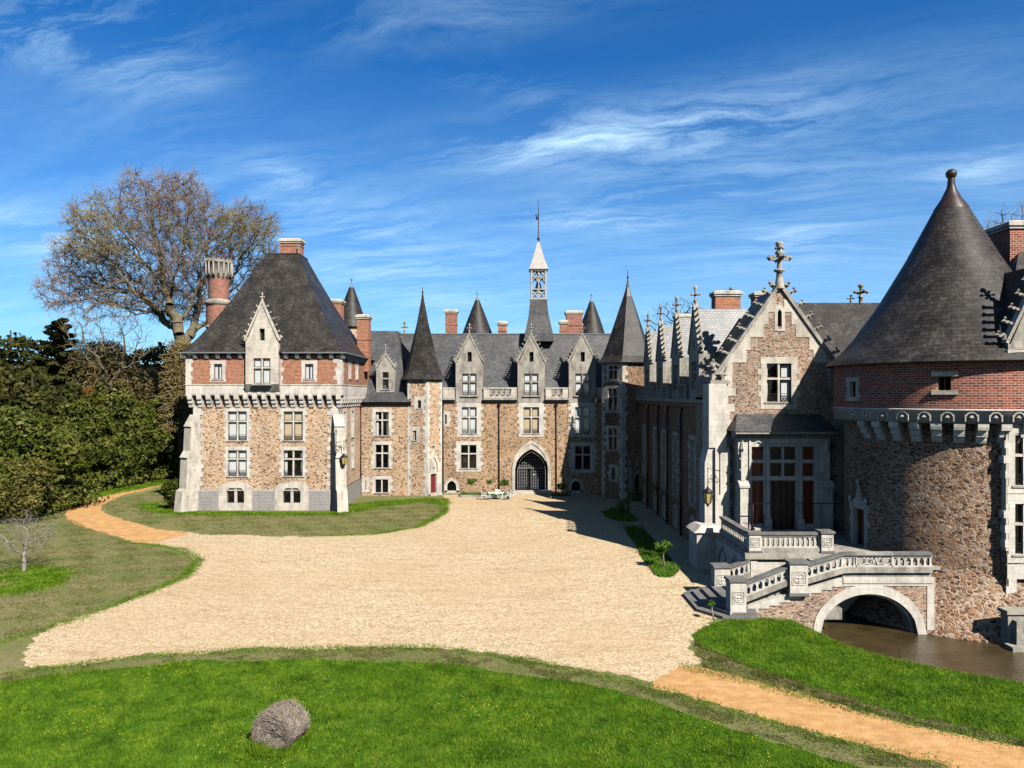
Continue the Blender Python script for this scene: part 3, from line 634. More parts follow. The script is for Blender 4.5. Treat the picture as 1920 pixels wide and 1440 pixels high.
sheet('path', PR, 0.010, 'sand', .12, 3, .2, 1)
# bright lawns
LB = [G(*p) for p in [(-350, 1310), (0, 1281), (120, 1262), (300, 1244), (500, 1236), (750, 1240), (1000, 1264), (1200, 1308), (1400, 1372), (1600, 1432), (1900, 1540), (1900, 2400)]]+[(-10, 9), (-40, 9), (-40, 26)]
LBs = jitter(chaikin(LB, 1), .5, .1, 5)
sheet('lawn', LB, 0.006, 'green', .1, 5)
# the bank is green where it slopes: built as a draped grid
def drape(name, poly, step, mat, lift=.012, **kw):
    P = np.array([(p[0], p[1]) for p in poly]); x0, y0 = P.min(0); x1, y1 = P.max(0)
    gx = np.arange(x0, x1, step); gy = np.arange(y0, y1, step); A, B = np.meshgrid(gx, gy)
    c = inside(P, A[:-1, :-1]+step/2, B[:-1, :-1]+step/2); n = len(gx); zz = gz(A, B)+lift
    V = np.stack([A, B, zz], -1).reshape(-1, 3); jj, ii = np.nonzero(c); q = jj*n+ii
    Fq = np.stack([q, q+1, q+n+1, q+n], -1); u, inv = np.unique(Fq, return_inverse=True)
    return np_mesh(name, V[u], inv.reshape(Fq.shape), mat, **kw)
def inside(P, x, y):
    ins = np.zeros(x.shape, bool); n = len(P)
    for i in range(n):
        (ax, ay), (bx, by) = P[i], P[(i+1) % n]
        ins ^= ((ay > y) != (by > y)) & (x < (bx-ax)*(y-ay)/(by-ay+1e-12)+ax)
    return ins
BK = [G(*p) for p in [(1303, 1195), (1318, 1176), (1345, 1164), (1392, 1158)]]+[(12.5, 34.75), (14.6, 34.75), (15.2, 32.0), (16.4, 30.3), (18.3, 29.0), (20.2, 27.8), (26, 24.8), (40, 20)]+[G(*p) for p in [(2300, 1440), (1990, 1408), (1830, 1366), (1700, 1338), (1560, 1300), (1440, 1262), (1360, 1232), (1312, 1208)]]
BKs = np.array([(p.x, p.y) for p in jitter(chaikin(BK, 1), .5, .08, 6)])
drape('lawn', BKs, .25, 'green', kind='structure')
m_ = MB(); m_.poly([(10, 12, -.8), (60, 12, -.8), (60, 44, -.8), (10, 44, -.8)]); m_.build('water', 'water', kind='structure')

def blades(name, P, n, hgt, wid, mat, label=None, lean=.5, clump=None, **kw):
    """n grass blades inside polygon P"""
    P = np.array([(p[0], p[1]) for p in P]); lo, hi = P.min(0), P.max(0); pts = np.zeros((0, 2))
    while len(pts) < n:
        c = RS.uniform(lo, hi, (n, 2)); c = c[inside(P, c[:, 0], c[:, 1])]
        if clump is not None:
            s_ = (np.sin(c[:, 0]*2.1+c[:, 1]*1.3)+np.sin(c[:, 0]*.7-c[:, 1]*2.7)+np.sin(c[:, 0]*5.3+1)*np.cos(c[:, 1]*4.7))/3
            c = c[RS.rand(len(c)) < clump+(1-clump)*(s_ > .1)]
        pts = np.concatenate([pts, c])
    return blade_mesh(name, pts[:n], hgt, wid, mat, lean, **kw)
def blade_mesh(name, pts, hgt, wid, mat, lean=.5, **kw):
    n = len(pts); th = RS.uniform(0, 2*np.pi, n); h = hgt*RS.uniform(.5, 1.25, n)*(1+.25*np.sin(pts[:, 0]*1.7)*np.cos(pts[:, 1]*1.3)); w_ = wid*RS.uniform(.6, 1.4, n)
    z = gz(pts[:, 0], pts[:, 1]); lx = RS.normal(0, lean, n)*h; ly = RS.normal(0, lean, n)*h
    a = np.stack([pts[:, 0]-np.cos(th)*w_, pts[:, 1]-np.sin(th)*w_, z], -1); b = np.stack([pts[:, 0]+np.cos(th)*w_, pts[:, 1]+np.sin(th)*w_, z], -1)
    c = np.stack([pts[:, 0]+lx, pts[:, 1]+ly, z+h], -1); V = np.stack([a, b, c], 1).reshape(-1, 3)
    return np_mesh(name, V, np.arange(3*n).reshape(-1, 3), mat, kind='stuff', **kw)
vis = [(-22, 20), (-26, 26), (-22.5, 27.5)]+[(p.x, p.y) for p in LBs if p.y > 21.4 and abs(p.x) < 26]+[(15, 20)]
LBp = [(p.x, p.y) for p in LBs]
P_ = np.array(LBp); P_[:, 1] = np.maximum(P_[:, 1], 19.8); P_[:, 0] = np.clip(P_[:, 0], -24, 20)
blades('long_grass', P_, 210000, .105, .011, 'blade', label='bright green uncut lawn in the foreground around the bale', cat='grass')
blades('bank_grass', BKs, 85000, .13, .012, 'blade', label='lush green grass on the bank sloping to the moat', cat='grass')
fl = RS.uniform((-18, 20.5), (16, 29), (1500, 2)); fl = fl[inside(P_, fl[:, 0], fl[:, 1])]
fl = fl[(np.sin(fl[:, 0]*.9+2)+np.cos(fl[:, 1]*1.3+fl[:, 0]*.4)+.7*np.sin(fl[:, 0]*3.1)*np.cos(fl[:, 1]*3.7)) > .9][:420]; m_ = MB()
for x, y in fl: m_.octa((x, y, .12+random.random()*.05), .018, .018, .012)
m_.build('buttercups', 'flower', kind='stuff', label='tiny yellow wildflowers dotted through the green lawn', cat='flowers')
def edge_tufts(name, lines, dens, wdt, hgt, wid, mat, **kw):
    out = []
    for ln in lines:
        for a, b in zip(ln[:-1], ln[1:]):
            a = np.array(a[:2]); b = np.array(b[:2]); L = np.hypot(*(b-a)); k = int(L*dens)
            t_ = RS.rand(k, 1); p = a+(b-a)*t_+RS.normal(0, wdt, (k, 2)); out.append(p)
    return blade_mesh(name, np.concatenate(out), hgt, wid, mat, .5, kind_=None) if False else blade_mesh(name, np.concatenate(out), hgt, wid, mat, .5, **kw)
E = lambda L: [G(*p) for p in L]
edge_tufts('edge_grass', [E([(835, 935), (833, 962), (785, 988), (700, 1002), (560, 1006)]), E([(835, 935), (833, 962), (785, 988), (700, 1002)]), E([(260, 1018), (340, 1030), (373, 1049), (350, 1081), (257, 1119), (146, 1160), (58, 1189), (0, 1206)]),
    E([(373, 1049), (350, 1081), (257, 1119)]), E([(29, 1262), (257, 1233), (500, 1218), (806, 1214), (1000, 1240), (1220, 1290), (1462, 1362), (1612, 1400), (1780, 1434)]), E([(1275, 1249), (1410, 1279), (1575, 1324), (1725, 1361), (1920, 1401)])],
    230, .22, .085, .016, 'blade', label='ragged green grass fringe along the gravel and sand edges', cat='grass')
MW = [LB[1]]+[G(*p) for p in [(0, 1262), (257, 1235), (500, 1219), (806, 1215), (1000, 1240), (1220, 1291), (1462, 1364), (1700, 1420), (1810, 1445), (1600, 1434), (1400, 1372), (1200, 1308), (1000, 1264), (750, 1240), (500, 1236), (300, 1244)]]
blades('mown_verge', MW, 26000, .05, .013, 'blade_short', label='short dry mown strip between the lawn and the gravel', cat='grass', clump=.2)
MR = [G(*p) for p in [(1303, 1198), (1360, 1232), (1560, 1300), (1830, 1366), (2000, 1408), (2000, 1418), (1725, 1359), (1575, 1321), (1410, 1276), (1320, 1252), (1300, 1220)]]
blades('mown_verge', MR, 22000, .06, .014, 'blade_short', label='dry stubbly verge between the sand track and the bank', cat='grass', clump=.2)
ML = [G(*p) for p in [(-100, 1225), (58, 1188), (257, 1118), (350, 1080), (372, 1049), (200, 1004), (120, 968), (130, 950), (60, 960), (-100, 1010)]]
blades('mown_lawn', ML, 60000, .055, .022, 'blade_short', label='patchy dry lawn left of the gravel with the bare sapling', cat='grass', clump=.25)
MI = [G(*p) for p in [(830, 945), (830, 962), (780, 987), (700, 1000), (560, 1004), (400, 1001), (230, 975), (195, 952), (205, 940), (300, 916), (340, 965), (560, 965), (800, 940)]]
blades('mown_lawn', MI, 30000, .055, .03, 'blade_short', label='patchy dry lawn in front of the square pavilion', cat='grass', clump=.25)
# stray weeds on the court
wl = RS.uniform((-26, 27), (13, 78), (60000, 2)); GPa = np.array([(p[0], p[1]) for p in GP]); wl = wl[inside(GPa, wl[:, 0], wl[:, 1])]
an = np.arctan2(wl[:, 0]+6, wl[:, 1]-66+1e-6); rr = np.hypot(wl[:, 0]+6, wl[:, 1]-66); v = np.sin(rr*1.9+np.sin(an*5)*1.2)+np.sin(an*9+rr*.4)+.8*np.sin(wl[:, 0]*1.3)*np.sin(wl[:, 1]*1.1)+RS.normal(0, .35, len(wl))
wl = wl[v > 1.75]; blade_mesh('gravel_weeds', wl, .035, .014, 'blade_short', .8, label='sparse flat weeds following old wheel tracks in the gravel', cat='weeds')
# green strips of longer grass at wall foots and hedge foot
GS = [E([(-60, 1000), (60, 962), (170, 932), (260, 915), (330, 900)]), E([(60, 958), (180, 926), (330, 899)]), E([(280, 945), (300, 958), (345, 963), (500, 964), (640, 963), (690, 950), (800, 937), (826, 944)]), E([(660, 948), (760, 940), (800, 937)]), E([(285, 950), (330, 962)]),
      E([(0, 1075), (60, 1068), (105, 1072), (95, 1095), (0, 1115)]), E([(0, 1085), (90, 1082), (40, 1100), (0, 1104)])]
edge_tufts('wall_grass', GS, 520, .55, .14, .03, 'blade', label='vivid green grass strips at the hedge, pavilion and sapling foot', cat='grass')

# ================================================================== square corner pavilion
LP = thing('corner_pavilion', (-23.4, 74, 0), 'square corner pavilion with tall slate hipped roof and brick top storey', 'building')
x0, x1, y0, y1 = -30.3, -16.55, 67.6, 80.3
ff = front(y0); fe = FR((x1, 0, 0), (1, 0, 0)); fw = FR((x0, 0, 0), (-1, 0, 0)); fb = FR((0, y1, 0), (0, 1, 0))
def px_op(fr, D, a, b, t_, c): return (W(a, D), W(b, D), H(c, D), H(t_, D))
wins = [px_op(ff, y0, 427, 463, 771, 826), px_op(ff, y0, 531.5, 568, 771, 826), px_op(ff, y0, 427, 463, 844, 893), px_op(ff, y0, 531.5, 568, 844, 893)]
bas = [(-27.1, -25.4, .75, 2.15), (-21.75, -20.05, .75, 2.15)]
m_ = MB(); facade(m_, ff, x0, x1, 1.87, 11.1, wins+[(a, b, 1.87, d) for a, b, c, d in bas])
se = [(69.8, 70.9, 6.6, 9.3), (69.8, 70.9, 3.4, 5.8), (73.2, 74.3, 6.6, 9.3), (73.2, 74.3, 3.4, 5.8)]
facade(m_, fe, y0, y1, 1.87, 11.1, se); facade(m_, FR((x0, 0, 0), (-1, 0, 0)), -y1, -y0, 1.87, 11.1); facade(m_, fb, -x1, -x0, 1.87, 11.1)
m_.build('wall', ['rubble_warm', 'interior'], LP)
m_ = MB(); facade(m_, FR((0, y0-.12, 0), (0, -1, 0)), x0-.1, x1+.1, -.2, 1.87, [(a, b, c, 1.87) for a, b, c, d in bas]); facade(m_, FR((x1+.12, 0, 0), (1, 0, 0)), y0-.1, y1, -.2, 1.87); facade(m_, FR((x0-.12, 0, 0), (-1, 0, 0)), -y1, -y0+.1, -.2, 1.87)
m_.side(front(y0), [(0, 1.87), (.12, 1.87), (0, 1.98)], x0-.1, x1+.1); m_.build('plinth', ['stone_grey', 'interior'], LP)
for i, o in enumerate(wins):
    window(LP, ff, *o, curtain=['curtain_white', 'curtain_beige', 'curtain_white', None][i], tr=[o[2]+(o[3]-o[2])*.655], rail=True)
for a, b, c, d_ in bas:
    pr = [(a, d_-.3), (a+.3, d_), (b-.3, d_), (b, d_-.3)]
    fr = FR((0, y0-.12, 0), (0, -1, 0)); m_ = MB()
    m_.prism(fr, [(a-.75, 0), (a+.02, 0), (a+.02, d_), (a-.75, d_)], -.4, .03); m_.prism(fr, [(b-.02, 0), (b+.75, 0), (b+.75, d_), (b-.02, d_)], -.4, .03)
    m_.prism(fr, [(a-.75, d_), (a+.02, d_-.35), (a+.3, d_-.02), (b-.3, d_-.02), (b-.02, d_-.35), (b+.75, d_), (b+.3, d_+.42), ((a+b)/2, d_+.62), (a-.3, d_+.42)], -.4, .034)
    m_.prism(fr, [(a+.02, 0), (b-.02, 0), (b-.02, c), (a+.02, c)], -.4, .03)
    r_ = m_.build('window', 'stone_pale', LP); glazing(r_, fr, a, b, c, d_, cols=2, tr=(), curtain=None, stone='stone_pale', sill=False, bars=2, sash='iron', mw=.24)
for a, b, c, d_ in se: window(LP, fe, a, b, c, d_, tr=[c+(d_-c)*.62], curtain=None, wl=.35, ws=.22)
qpart(LP, 'stone_white', (ff, x0, 1, 1.9, 9.9, -.1, .035, 1.0, .7)); qpart(LP, 'stone_white', (ff, x1, -1, 1.9, 9.9, -.1, .035, 1.0, .7), (fe, y0, 1, 1.9, 9.9, -.1, .035, 1.0, .7)); qpart(LP, 'stone_white', (fe, y1, -1, 1.9, 9.9, -.1, .035, 1.0, .7))
# machicolation: corbels, frieze, brick storey
ux0, ux1, uy0, uy1 = -30.8, -16.05, 67.1, 80.8
cp = None; n = 17
for i in range(n):
    u = ux0+.35+(ux1-ux0-.7)*i/(n-1); m_ = MB(); m_.side(ff, corbel_prof(9.80, 10.93, .52), u-.22, u+.22); m_.build('corbel', 'stone_white', LP)
for i in range(1, 14):
    u = uy0+.35+(uy1-uy0-.7)*i/14; m_ = MB(); m_.side(fe, corbel_prof(9.80, 10.93, .52), u-.22, u+.22); m_.build('corbel', 'stone_white', LP)
for i in range(1, 5):
    u = -(uy0+.35+(uy1-uy0-.7)*i/14); m_ = MB(); m_.side(fw, corbel_prof(9.80, 10.93, .52), u-.22, u+.22); m_.build('corbel', 'stone_white', LP)
m_ = MB(); m_.box(ux0, ux1, uy0, uy1, 10.93, 11.95)
for i in range(n-1):
    u = ux0+.35+(ux1-ux0-.7)*(i+.5)/(n-1); fu = front(uy0)
    pr = arch(u-.2, u+.2, 11.15, 11.42, 6); m_.prism(fu, [(u-.2, 11.02)]+[(u+.2, 11.02)]+pr[::-1], 0, .05)
m_.box(ux0-.05, ux1+.05, uy0-.05, uy1+.05, 11.9, 12.0); m_.build('frieze', 'stone_white', LP)
fu = front(uy0); fue = FR((ux1, 0, 0), (1, 0, 0))
sw = [px_op(fu, uy0, 400.5, 417, 682, 711), px_op(fu, uy0, 571.5, 588, 682, 711)]
dw = (W(478.5, uy0), W(510, uy0), H(719, uy0), H(672, uy0))
m_ = MB(); facade(m_, fu, ux0, ux1, 12.0, 14.75, sw+[(dw[0]-.4, dw[1]+.4, 12.0, 14.75)])
s2 = [(70.0, 70.7, 12.6, 14.1), (73.2, 73.9, 12.6, 14.1)]
facade(m_, fue, uy0, uy1, 12.0, 14.75, s2); facade(m_, FR((ux0, 0, 0), (-1, 0, 0)), -uy1, -uy0, 12.0, 14.75); facade(m_, FR((0, uy1, 0), (0, 1, 0)), -ux1, -ux0, 12, 14.75)
m_.build('brick_storey', ['brick_orange', 'interior'], LP)
for o in sw: window(LP, fu, *o, cols=2, mull=False, curtain='curtain_white', wl=.32, ws=.3, top=.3, bot=.25)
for o in s2: window(LP, fue, *o, cols=1, mull=False, curtain='curtain_white', wl=.32, ws=.26)
qpart(LP, 'stone_white', (fu, ux0, 1, 12.0, 14.75, -.1, .03, .75, .5)); qpart(LP, 'stone_white', (fu, ux1, -1, 12, 14.75, -.1, .03, .75, .5), (fue, uy0, 1, 12, 14.75, -.1, .03, .75, .5))
qpart(LP, 'stone_white', (fu, W(462, uy0), -1, 12, 14.75, -.1, .03, .25, .1)); qpart(LP, 'stone_white', (fu, W(526, uy0), 1, 12, 14.75, -.1, .03, .25, .1))
for i in range(15):
    u = ux0-.1+(ux1-ux0+.2)*i/14
    if W(460, uy0)-.1 < u < W(528, uy0)+.1: continue
    m_ = MB(); m_.side(fu, [(0, 14.4), (.14, 14.4), (.36, 14.72), (.36, 14.92), (0, 14.92)], u-.18, u+.18); m_.build('modillion', 'stone_white', LP)
for i in range(12):
    u = uy0+.6+i*1.1; m_ = MB(); m_.side(fue, [(0, 14.4), (.14, 14.4), (.36, 14.72), (.36, 14.92), (0, 14.92)], u-.18, u+.18); m_.build('modillion', 'stone_white', LP)
m_ = MB(); hip_roof(m_, (ux0-.42, ux1+.42, uy0-.42, uy1+.42), (-25.1, -21.7, 72.3, 75.4), 14.93, 25.3, 12, 1.22); m_.box(-25.15, -21.65, 72.25, 75.45, 25.25, 25.4); m_.build('roof', 'slate_brown', LP)
m_ = MB()
for a, b in ((ux0-.5, W(460, uy0-.6)), (W(528, uy0-.6), ux1+.5)): m_.fbox(front(uy0-.42), a, b, 14.88, 15.0, -.05, .1)
m_.fbox(FR((ux1+.42, 0, 0), (1, 0, 0)), uy0-.42, uy1+.42, 14.88, 15.0, -.05, .1); m_.build('gutter', 'lead', LP)
dormer(LP, fu, (dw[0]+dw[1])/2, W(524, uy0)-W(463, uy0), 12.0, H(640, uy0), H(570, uy0), H(549, uy0), dw, (W(489.5, uy0), W(499.5, uy0), H(640, uy0)+.05, H(617, uy0)), 4.2, stone='stone_pale', roof='slate_brown', cs=.26, nc=6, rail=False, d0=.46)
m_ = MB(); m_.fbox(fu, dw[0]-.15, dw[1]+.15, dw[2]-.18, dw[2]-.04, .3, .62); m_.side(fu, [(0, 11.3), (.1, 11.3), (.47, 11.98), (0, 12.0)], W(462, uy0), W(525, uy0)); m_.build('sill', 'stone_weathered', LP)
# corner buttresses
for bx, sg in ((x0, -1), (x1, 1)):
    m_ = MB(); c = Vector((bx, y0, 0)); dd = Vector((sg*.55, -1, 0)).normalized(); fb_ = FR(c, dd)
    m_.side(fb_, [(-.4, -.1), (1.75, -.1), (1.5, 2.0), (1.15, 2.2), (1.0, 5.0), (1.12, 5.1), (.72, 5.7), (.6, 7.9), (.7, 8.0), (0, 9.1), (-.4, 9.1)], -.5, .5)
    m_.build('buttress', 'stone_pale', LP)
chimney(LP, W(547, 73.5), 73.6, 25.2, H(447, 73.2), 2.1, 1.2)
m_ = MB()
for u in (-25.0, -21.8):
    m_.tube([(u, 72.6, 25.3), (u, 72.6, 26.4)], .05, 6); m_.rev(u, 72.6, [(.12, 25.3), (.05, 25.8)], 8)
m_.tube([(-25.0, 72.6, 26.2), (-24.2, 72.6, 26.6), (-23.5, 72.6, 26.0)], .03, 5); m_.build('ridge_iron', 'lead', LP)
chimney(LP, W(684, 78), 77.6, 13.5, H(590, 77.4), 1.25, 1.3)
# round chimney stack
rc = (W(410, 74.5), 74.5); m_ = MB(); m_.rev(*rc, [(1.22, 15.0), (1.22, 19.2), (1.22, 20.5)], 28); m_.rev(*rc, [(1.02, 20.5), (1.02, 23.5)], 28); o = m_.build('chimney', 'brick_red', LP)
m_ = MB(); m_.rev(*rc, [(1.22, 20.3), (1.4, 20.45), (1.4, 20.75), (1.02, 20.95)], 28); m_.rev(*rc, [(1.3, 18.0), (1.3, 18.2), (1.22, 18.2)], 28); m_.rev(*rc, [(1.02, 23.2), (1.2, 23.6), (1.2, 24.7), (1.35, 24.75), (1.3, 24.95), (.8, 25.0)], 28)
for k in range(16):
    a = 2*math.pi*k/16; m_.tube([(rc[0]+1.12*math.cos(a), rc[1]+1.12*math.sin(a), 23.2), (rc[0]+1.32*math.cos(a), rc[1]+1.32*math.sin(a), 23.6), (rc[0]+1.32*math.cos(a), rc[1]+1.32*math.sin(a), 24.8)], .09, 5); m_.box(rc[0]+1.25*math.cos(a)-.1, rc[0]+1.25*math.cos(a)+.1, rc[1]+1.25*math.sin(a)-.1, rc[1]+1.25*math.sin(a)+.1, 24.9, 25.12)
m_.build('chimney_crown', 'stone_weathered', LP)

# ================================================================== service wing left of the stair turret
SW = thing('service_wing', (-14, 79, 0), 'low rubble wing with one small dormer between square pavilion and turret', 'building')
D = 77.5; fs = front(D); a0, a1 = W(672, D), W(778, D)
w1 = px_op(fs, D, 704, 729, 772, 817); w2 = px_op(fs, D, 704, 729, 833.5, 877.5); w3 = px_op(fs, D, 703.5, 728, 898.5, 924); w4 = px_op(fs, D, 684.8, 687, 900, 919)
m_ = MB(); facade(m_, fs, a0, a1, -.2, 10.3, [w1, w2, w3, w4]); m_.build('wall', ['rubble_warm', 'interior'], SW)
window(SW, fs, *w1, tr=[w1[2]+1.7], wl=.5, ws=.3); window(SW, fs, *w2, tr=[w2[2]+1.6], wl=.5, ws=.3); window(SW, fs, *w3, bars=3, sash='iron', wl=.5, ws=.3)
window(SW, fs, *w4, cols=1, mull=False, wl=.4, ws=.3, sill=False, top=.3, bot=.2)
m_ = MB(); m_.fbox(fs, a0, W(771, D), 9.75, 10.02, -.1, .1); m_.fbox(fs, a0, W(771, D), 10.02, 10.2, -.1, .3); m_.build('cornice', 'pipe_dark', SW)
m_ = MB(); hip_roof(m_, (a0+.2, W(772, D), D-.45, 92), (W(690, 82), W(744, 82), 82.5, 88), 10.2, 18.4, 8, 1.45); m_.build('roof', 'slate_blue', SW)
dD = D+.9; g_ = front(dD); dw2 = (W(717, dD), W(728.7, dD), H(730, dD), H(697.5, dD))
dormer(SW, g_, W(722.5, dD), 2.0, H(742, dD), H(690, dD), H(665, dD), H(645, dD), dw2, (W(721.5, dD), W(723.5, dD), H(686, dD), H(684, dD)), 3.5, cs=.2, nc=5, curtain=None, rail=False, cols=1, d0=0)
downpipe(SW, fs, W(677, D), 0, 9.9, 'pipe_brown')
# small cone turret and chimney behind the pavilion
m_ = MB(); tx, ty = W(659, 87), 87; m_.rev(tx, ty, [(1.7, 10), (1.7, 19.3)], 24, 0); o = m_.build('rear_turret', 'rubble_warm', label='small round turret with dark cone roof behind the square pavilion', cat='turret')
m_ = MB(); m_.rev(tx, ty, [(2.05, 19.2), (1.6, 20.4), (.75, 22.9), (.30, 24.1)], 24); m_.build('cone_roof', 'slate_brown', o)
m_ = MB(); m_.rev(tx, ty, [(.32, 24.0), (.1, 24.4), (.06, 25.0)], 10); m_.ball((tx, ty, 25.1), .15); m_.build('finial', 'lead', o)
chimney(LP, W(630, 80), 79.8, 16, H(562, 80), 1.6, 1.2)

# ================================================================== main wing
MW_ = thing('main_wing', (0, 82, 0), 'long rubble main wing with pointed gateway, three stone dormers and bell turret', 'building')
D = 79.3; fm = front(D); a0, a1 = W(812, D), 13.2
cen = [880, 996, 1092]
rows1 = [px_op(fm, D, 865.5, 894, 763, 813), px_op(fm, D, 981.5, 1011, 763, 813), px_op(fm, D, 1078, 1106, 763, 813)]
rows0 = [px_op(fm, D, 864, 893.5, 834, 878.5), px_op(fm, D, 1078, 1107, 836, 880)]
gt = (W(970, D), W(1023, D), 0.35, H(847, D)); gpr = arch(gt[0], gt[1], 2.6, gt[3], 16)
lw = [(W(838, D), W(856, D), .3, H(901, D)), (W(1071, D), W(1089, D), .3, H(901, D))]
lpr = [arch(o[0], o[1], .75, o[3], 10) for o in lw]
sl_ = px_op(fm, D, 834, 838, 777, 795)
m_ = MB(); facade(m_, fm, a0, a1, -.2, 10.15, rows1+rows0+[(*gt, gpr)]+[(*o, p) for o, p in zip(lw, lpr)]+[sl_], dep=.5)
m_.build('wall', ['rubble_ochre', 'interior'], MW_)
cur = ['curtain_white', 'curtain_beige', 'curtain_white']
for i, o in enumerate(rows1): window(MW_, fm, *o, curtain=cur[i], tr=[o[2]+(o[3]-o[2])*.62], rail=True, wl=.72, ws=.48, top=.5, bot=.35)
for i, o in enumerate(rows0): window(MW_, fm, *o, tr=[o[2]+(o[3]-o[2])*.62], wl=.72, ws=.48, top=.4, bot=.35)
window(MW_, fm, *sl_, cols=1, mull=False, sill=False, wl=.45, ws=.3, top=.4, bot=.3)
def arch_ring(mb, fr, ua, ub, zb, zs, zt, wd, d0, d1, n=16, pointed=True, e=.02):
    inn = [(ua+e, zb)]+[(max(min(p[0], ub-e), ua+e), p[1]-e) for p in arch(ua, ub, zs, zt, n, pointed)]+[(ub-e, zb)]
    out = [(ua-wd, zb)]+arch(ua-wd, ub+wd, zs, zt+wd*1.1, n, pointed)+[(ub+wd, zb)]
    for i in range(len(inn)-1):
        a, b, c, d_ = inn[i], inn[i+1], out[i+1], out[i]; P = fr.P
        mb.poly([P(*a, d1), P(*b, d1), P(*c, d1), P(*d_, d1)]); mb.poly([P(*a, d1), P(*b, d1), P(*b, d0), P(*a, d0)]); mb.poly([P(*d_, d1), P(*c, d1), P(*c, d0), P(*d_, d0)])
m_ = MB(); arch_ring(m_, fm, gt[0], gt[1], 0, 2.6, gt[3], .28, -.5, .0, 18); arch_ring(m_, fm, gt[0]-.25, gt[1]+.25, 0, 2.9, gt[3]+.95, .32, -.1, .10, 18, e=0)
m_.prism(fm, [(a, b) for a, b in arch(gt[0]-.27, gt[1]+.27, 2.9, gt[3]+.93, 18)]+[(a, b) for a, b in arch(gt[0]-.27, gt[1]+.27, 2.6, gt[3]+.3, 18)[::-1]], -.1, .025)
for k in (-1, 0, 1): m_.octa(fm.P((gt[0]+gt[1])/2+k*.28, gt[3]+.75-abs(k)*.08, .03), .12, .06, .12)
G_ = m_.build('gateway', 'stone_pale', MW_)
gf = front(D+1.1); gl_ = MB(); ga, gb = gt[0]+.02, gt[1]-.02
for i in range(13):
    u = ga+(gb-ga)*i/12
    k = abs(2*i/12-1); top = 2.6+(gt[3]-2.6)*math.sqrt(max(0, 4-(k+1)**2))/math.sqrt(3)
    if 4 <= i <= 6 and i == 5: gl_.fbox(gf, u-.03, u+.03, 2.75, max(2.8, top), -.03, .03); continue
    gl_.fbox(gf, u-.03, u+.03, .35, max(.5, top), -.03, .03)
for j in range(1, 12):
    z = .35+j*.33
    if z < 2.75:
        gl_.fbox(gf, ga, ga+(gb-ga)*4/12, z-.02, z+.02, -.035, .035); gl_.fbox(gf, ga+(gb-ga)*6/12, gb, z-.02, z+.02, -.035, .035)
    else: 
        k = 1-(z-2.6)/(gt[3]-2.6); hw = (gb-ga)/2*min(1, k*1.25); uc = (ga+gb)/2; gl_.fbox(gf, uc-hw, uc+hw, z-.02, z+.02, -.035, .035)
gl_.fbox(gf, ga, gb, 2.68, 2.78, -.05, .05); gl_.build('gate_grille', 'lead', G_)
m_ = MB(); m_.fbox(fm, gt[0]-.75, gt[1]+.75, -.05, .18, .0, .75); m_.fbox(fm, gt[0]-.75, gt[1]+.75, .18, .35, -.6, .4); m_.build('step', 'stone_pale', G_)
m_ = MB(); m_.fbox(fm, W(1001, D), W(1003, D), 1.9, 2.05, -1.06, -1.03); m_.build('notice', 'white_paint', G_)
for o in lw:
    m_ = MB(); arch_ring(m_, fm, o[0], o[1], .1, .75, o[3], .30, -.4, .05, 12); m_.fbox(fm, o[0]-.35, o[1]+.35, 0, .3, -.3, .05)
    r_ = m_.build('window', 'stone_pale', MW_); g2 = MB()
    for i in range(1, 5): u = o[0]+(o[1]-o[0])*i/5; g2.fbox(fm, u-.02, u+.02, .3, o[3]-.15-.25*abs(i-2.5), -.22, -.18)
    for z in (.55, .85): g2.fbox(fm, o[0], o[1], z, z+.03, -.17, -.15)
    g2.build('window_grille', 'iron', r_)
# parapet, cornice and dormers
segs = []; edges = []
for c in cen: edges.append((W(c-25.5, D), W(c+25.5, D)))
cuts = [(W(829, D), edges[0][0]), (edges[0][1], edges[1][0]), (edges[1][1], edges[2][0]), (edges[2][1], 13.0)]
for a, b in cuts:
    m_ = MB(); m_.side(fm, [(-.2, 10.12), (.12, 10.12), (.2, 10.3), (.42, 10.42), (.42, 10.66), (-.2, 10.66)], a+.05, b-.05); m_.build('cornice', 'stone_weathered', MW_)
    parapet(MW_, fm, a+.1, b-.1, 10.665, 11.80, .3)
for i, c in enumerate(cen):
    win = px_op(fm, D, c-13.2, c+13.5, 700.5, 741.5); wd = edges[i][1]-edges[i][0]
    dormer(MW_, fm, W(c, D), wd, 10.15, H(680, D), H(628, D), H(606, D), win, (W(c-3.3, D), W(c+4.5, D), H(678, D), H(660, D)), 3.2, cs=.27, nc=7, d0=.06, curtain='curtain_white')
    m_ = MB(); m_.fbox(fm, win[0]-.2, win[1]+.2, win[2]-.15, win[2]-.03, -.1, .22); m_.build('sill', 'stone_weathered', MW_)
m_ = MB(); P = fm.P; ry, rz = 84.2, 18.15
m_.poly([(a0-6, D+.7, 10.7), (14.5, D+.7, 10.7), (14.5, ry, rz), (a0-6, ry, rz)]); m_.poly([(a0-6, ry, rz), (16, ry, rz), (16, 89.5, 10.5), (a0-6, 89.5, 10.5)])
m_.poly([(a0-6, D+.7, 10.7), (a0-6, ry, rz), (a0-6, 89.5, 10.5)]); m_.build('roof', 'slate_blue', MW_)
m_ = MB(); m_.fbox(fm, a0-5, 14, rz-.03, rz+.1, -(ry-D)-.12, -(ry-D)+.12); m_.build('ridge', 'lead', MW_)
m_ = MB(); facade(m_, FR((0, 89.5, 0), (0, 1, 0)), -16, -a0+6, 0, 10.6); m_.build('wall', ['rubble_ochre'], MW_)
for p, tp in ((936, 10.0), (1043, 10.0), (831, 10.1)): downpipe(MW_, fm, W(p, D), 0, tp, 'pipe_dark')
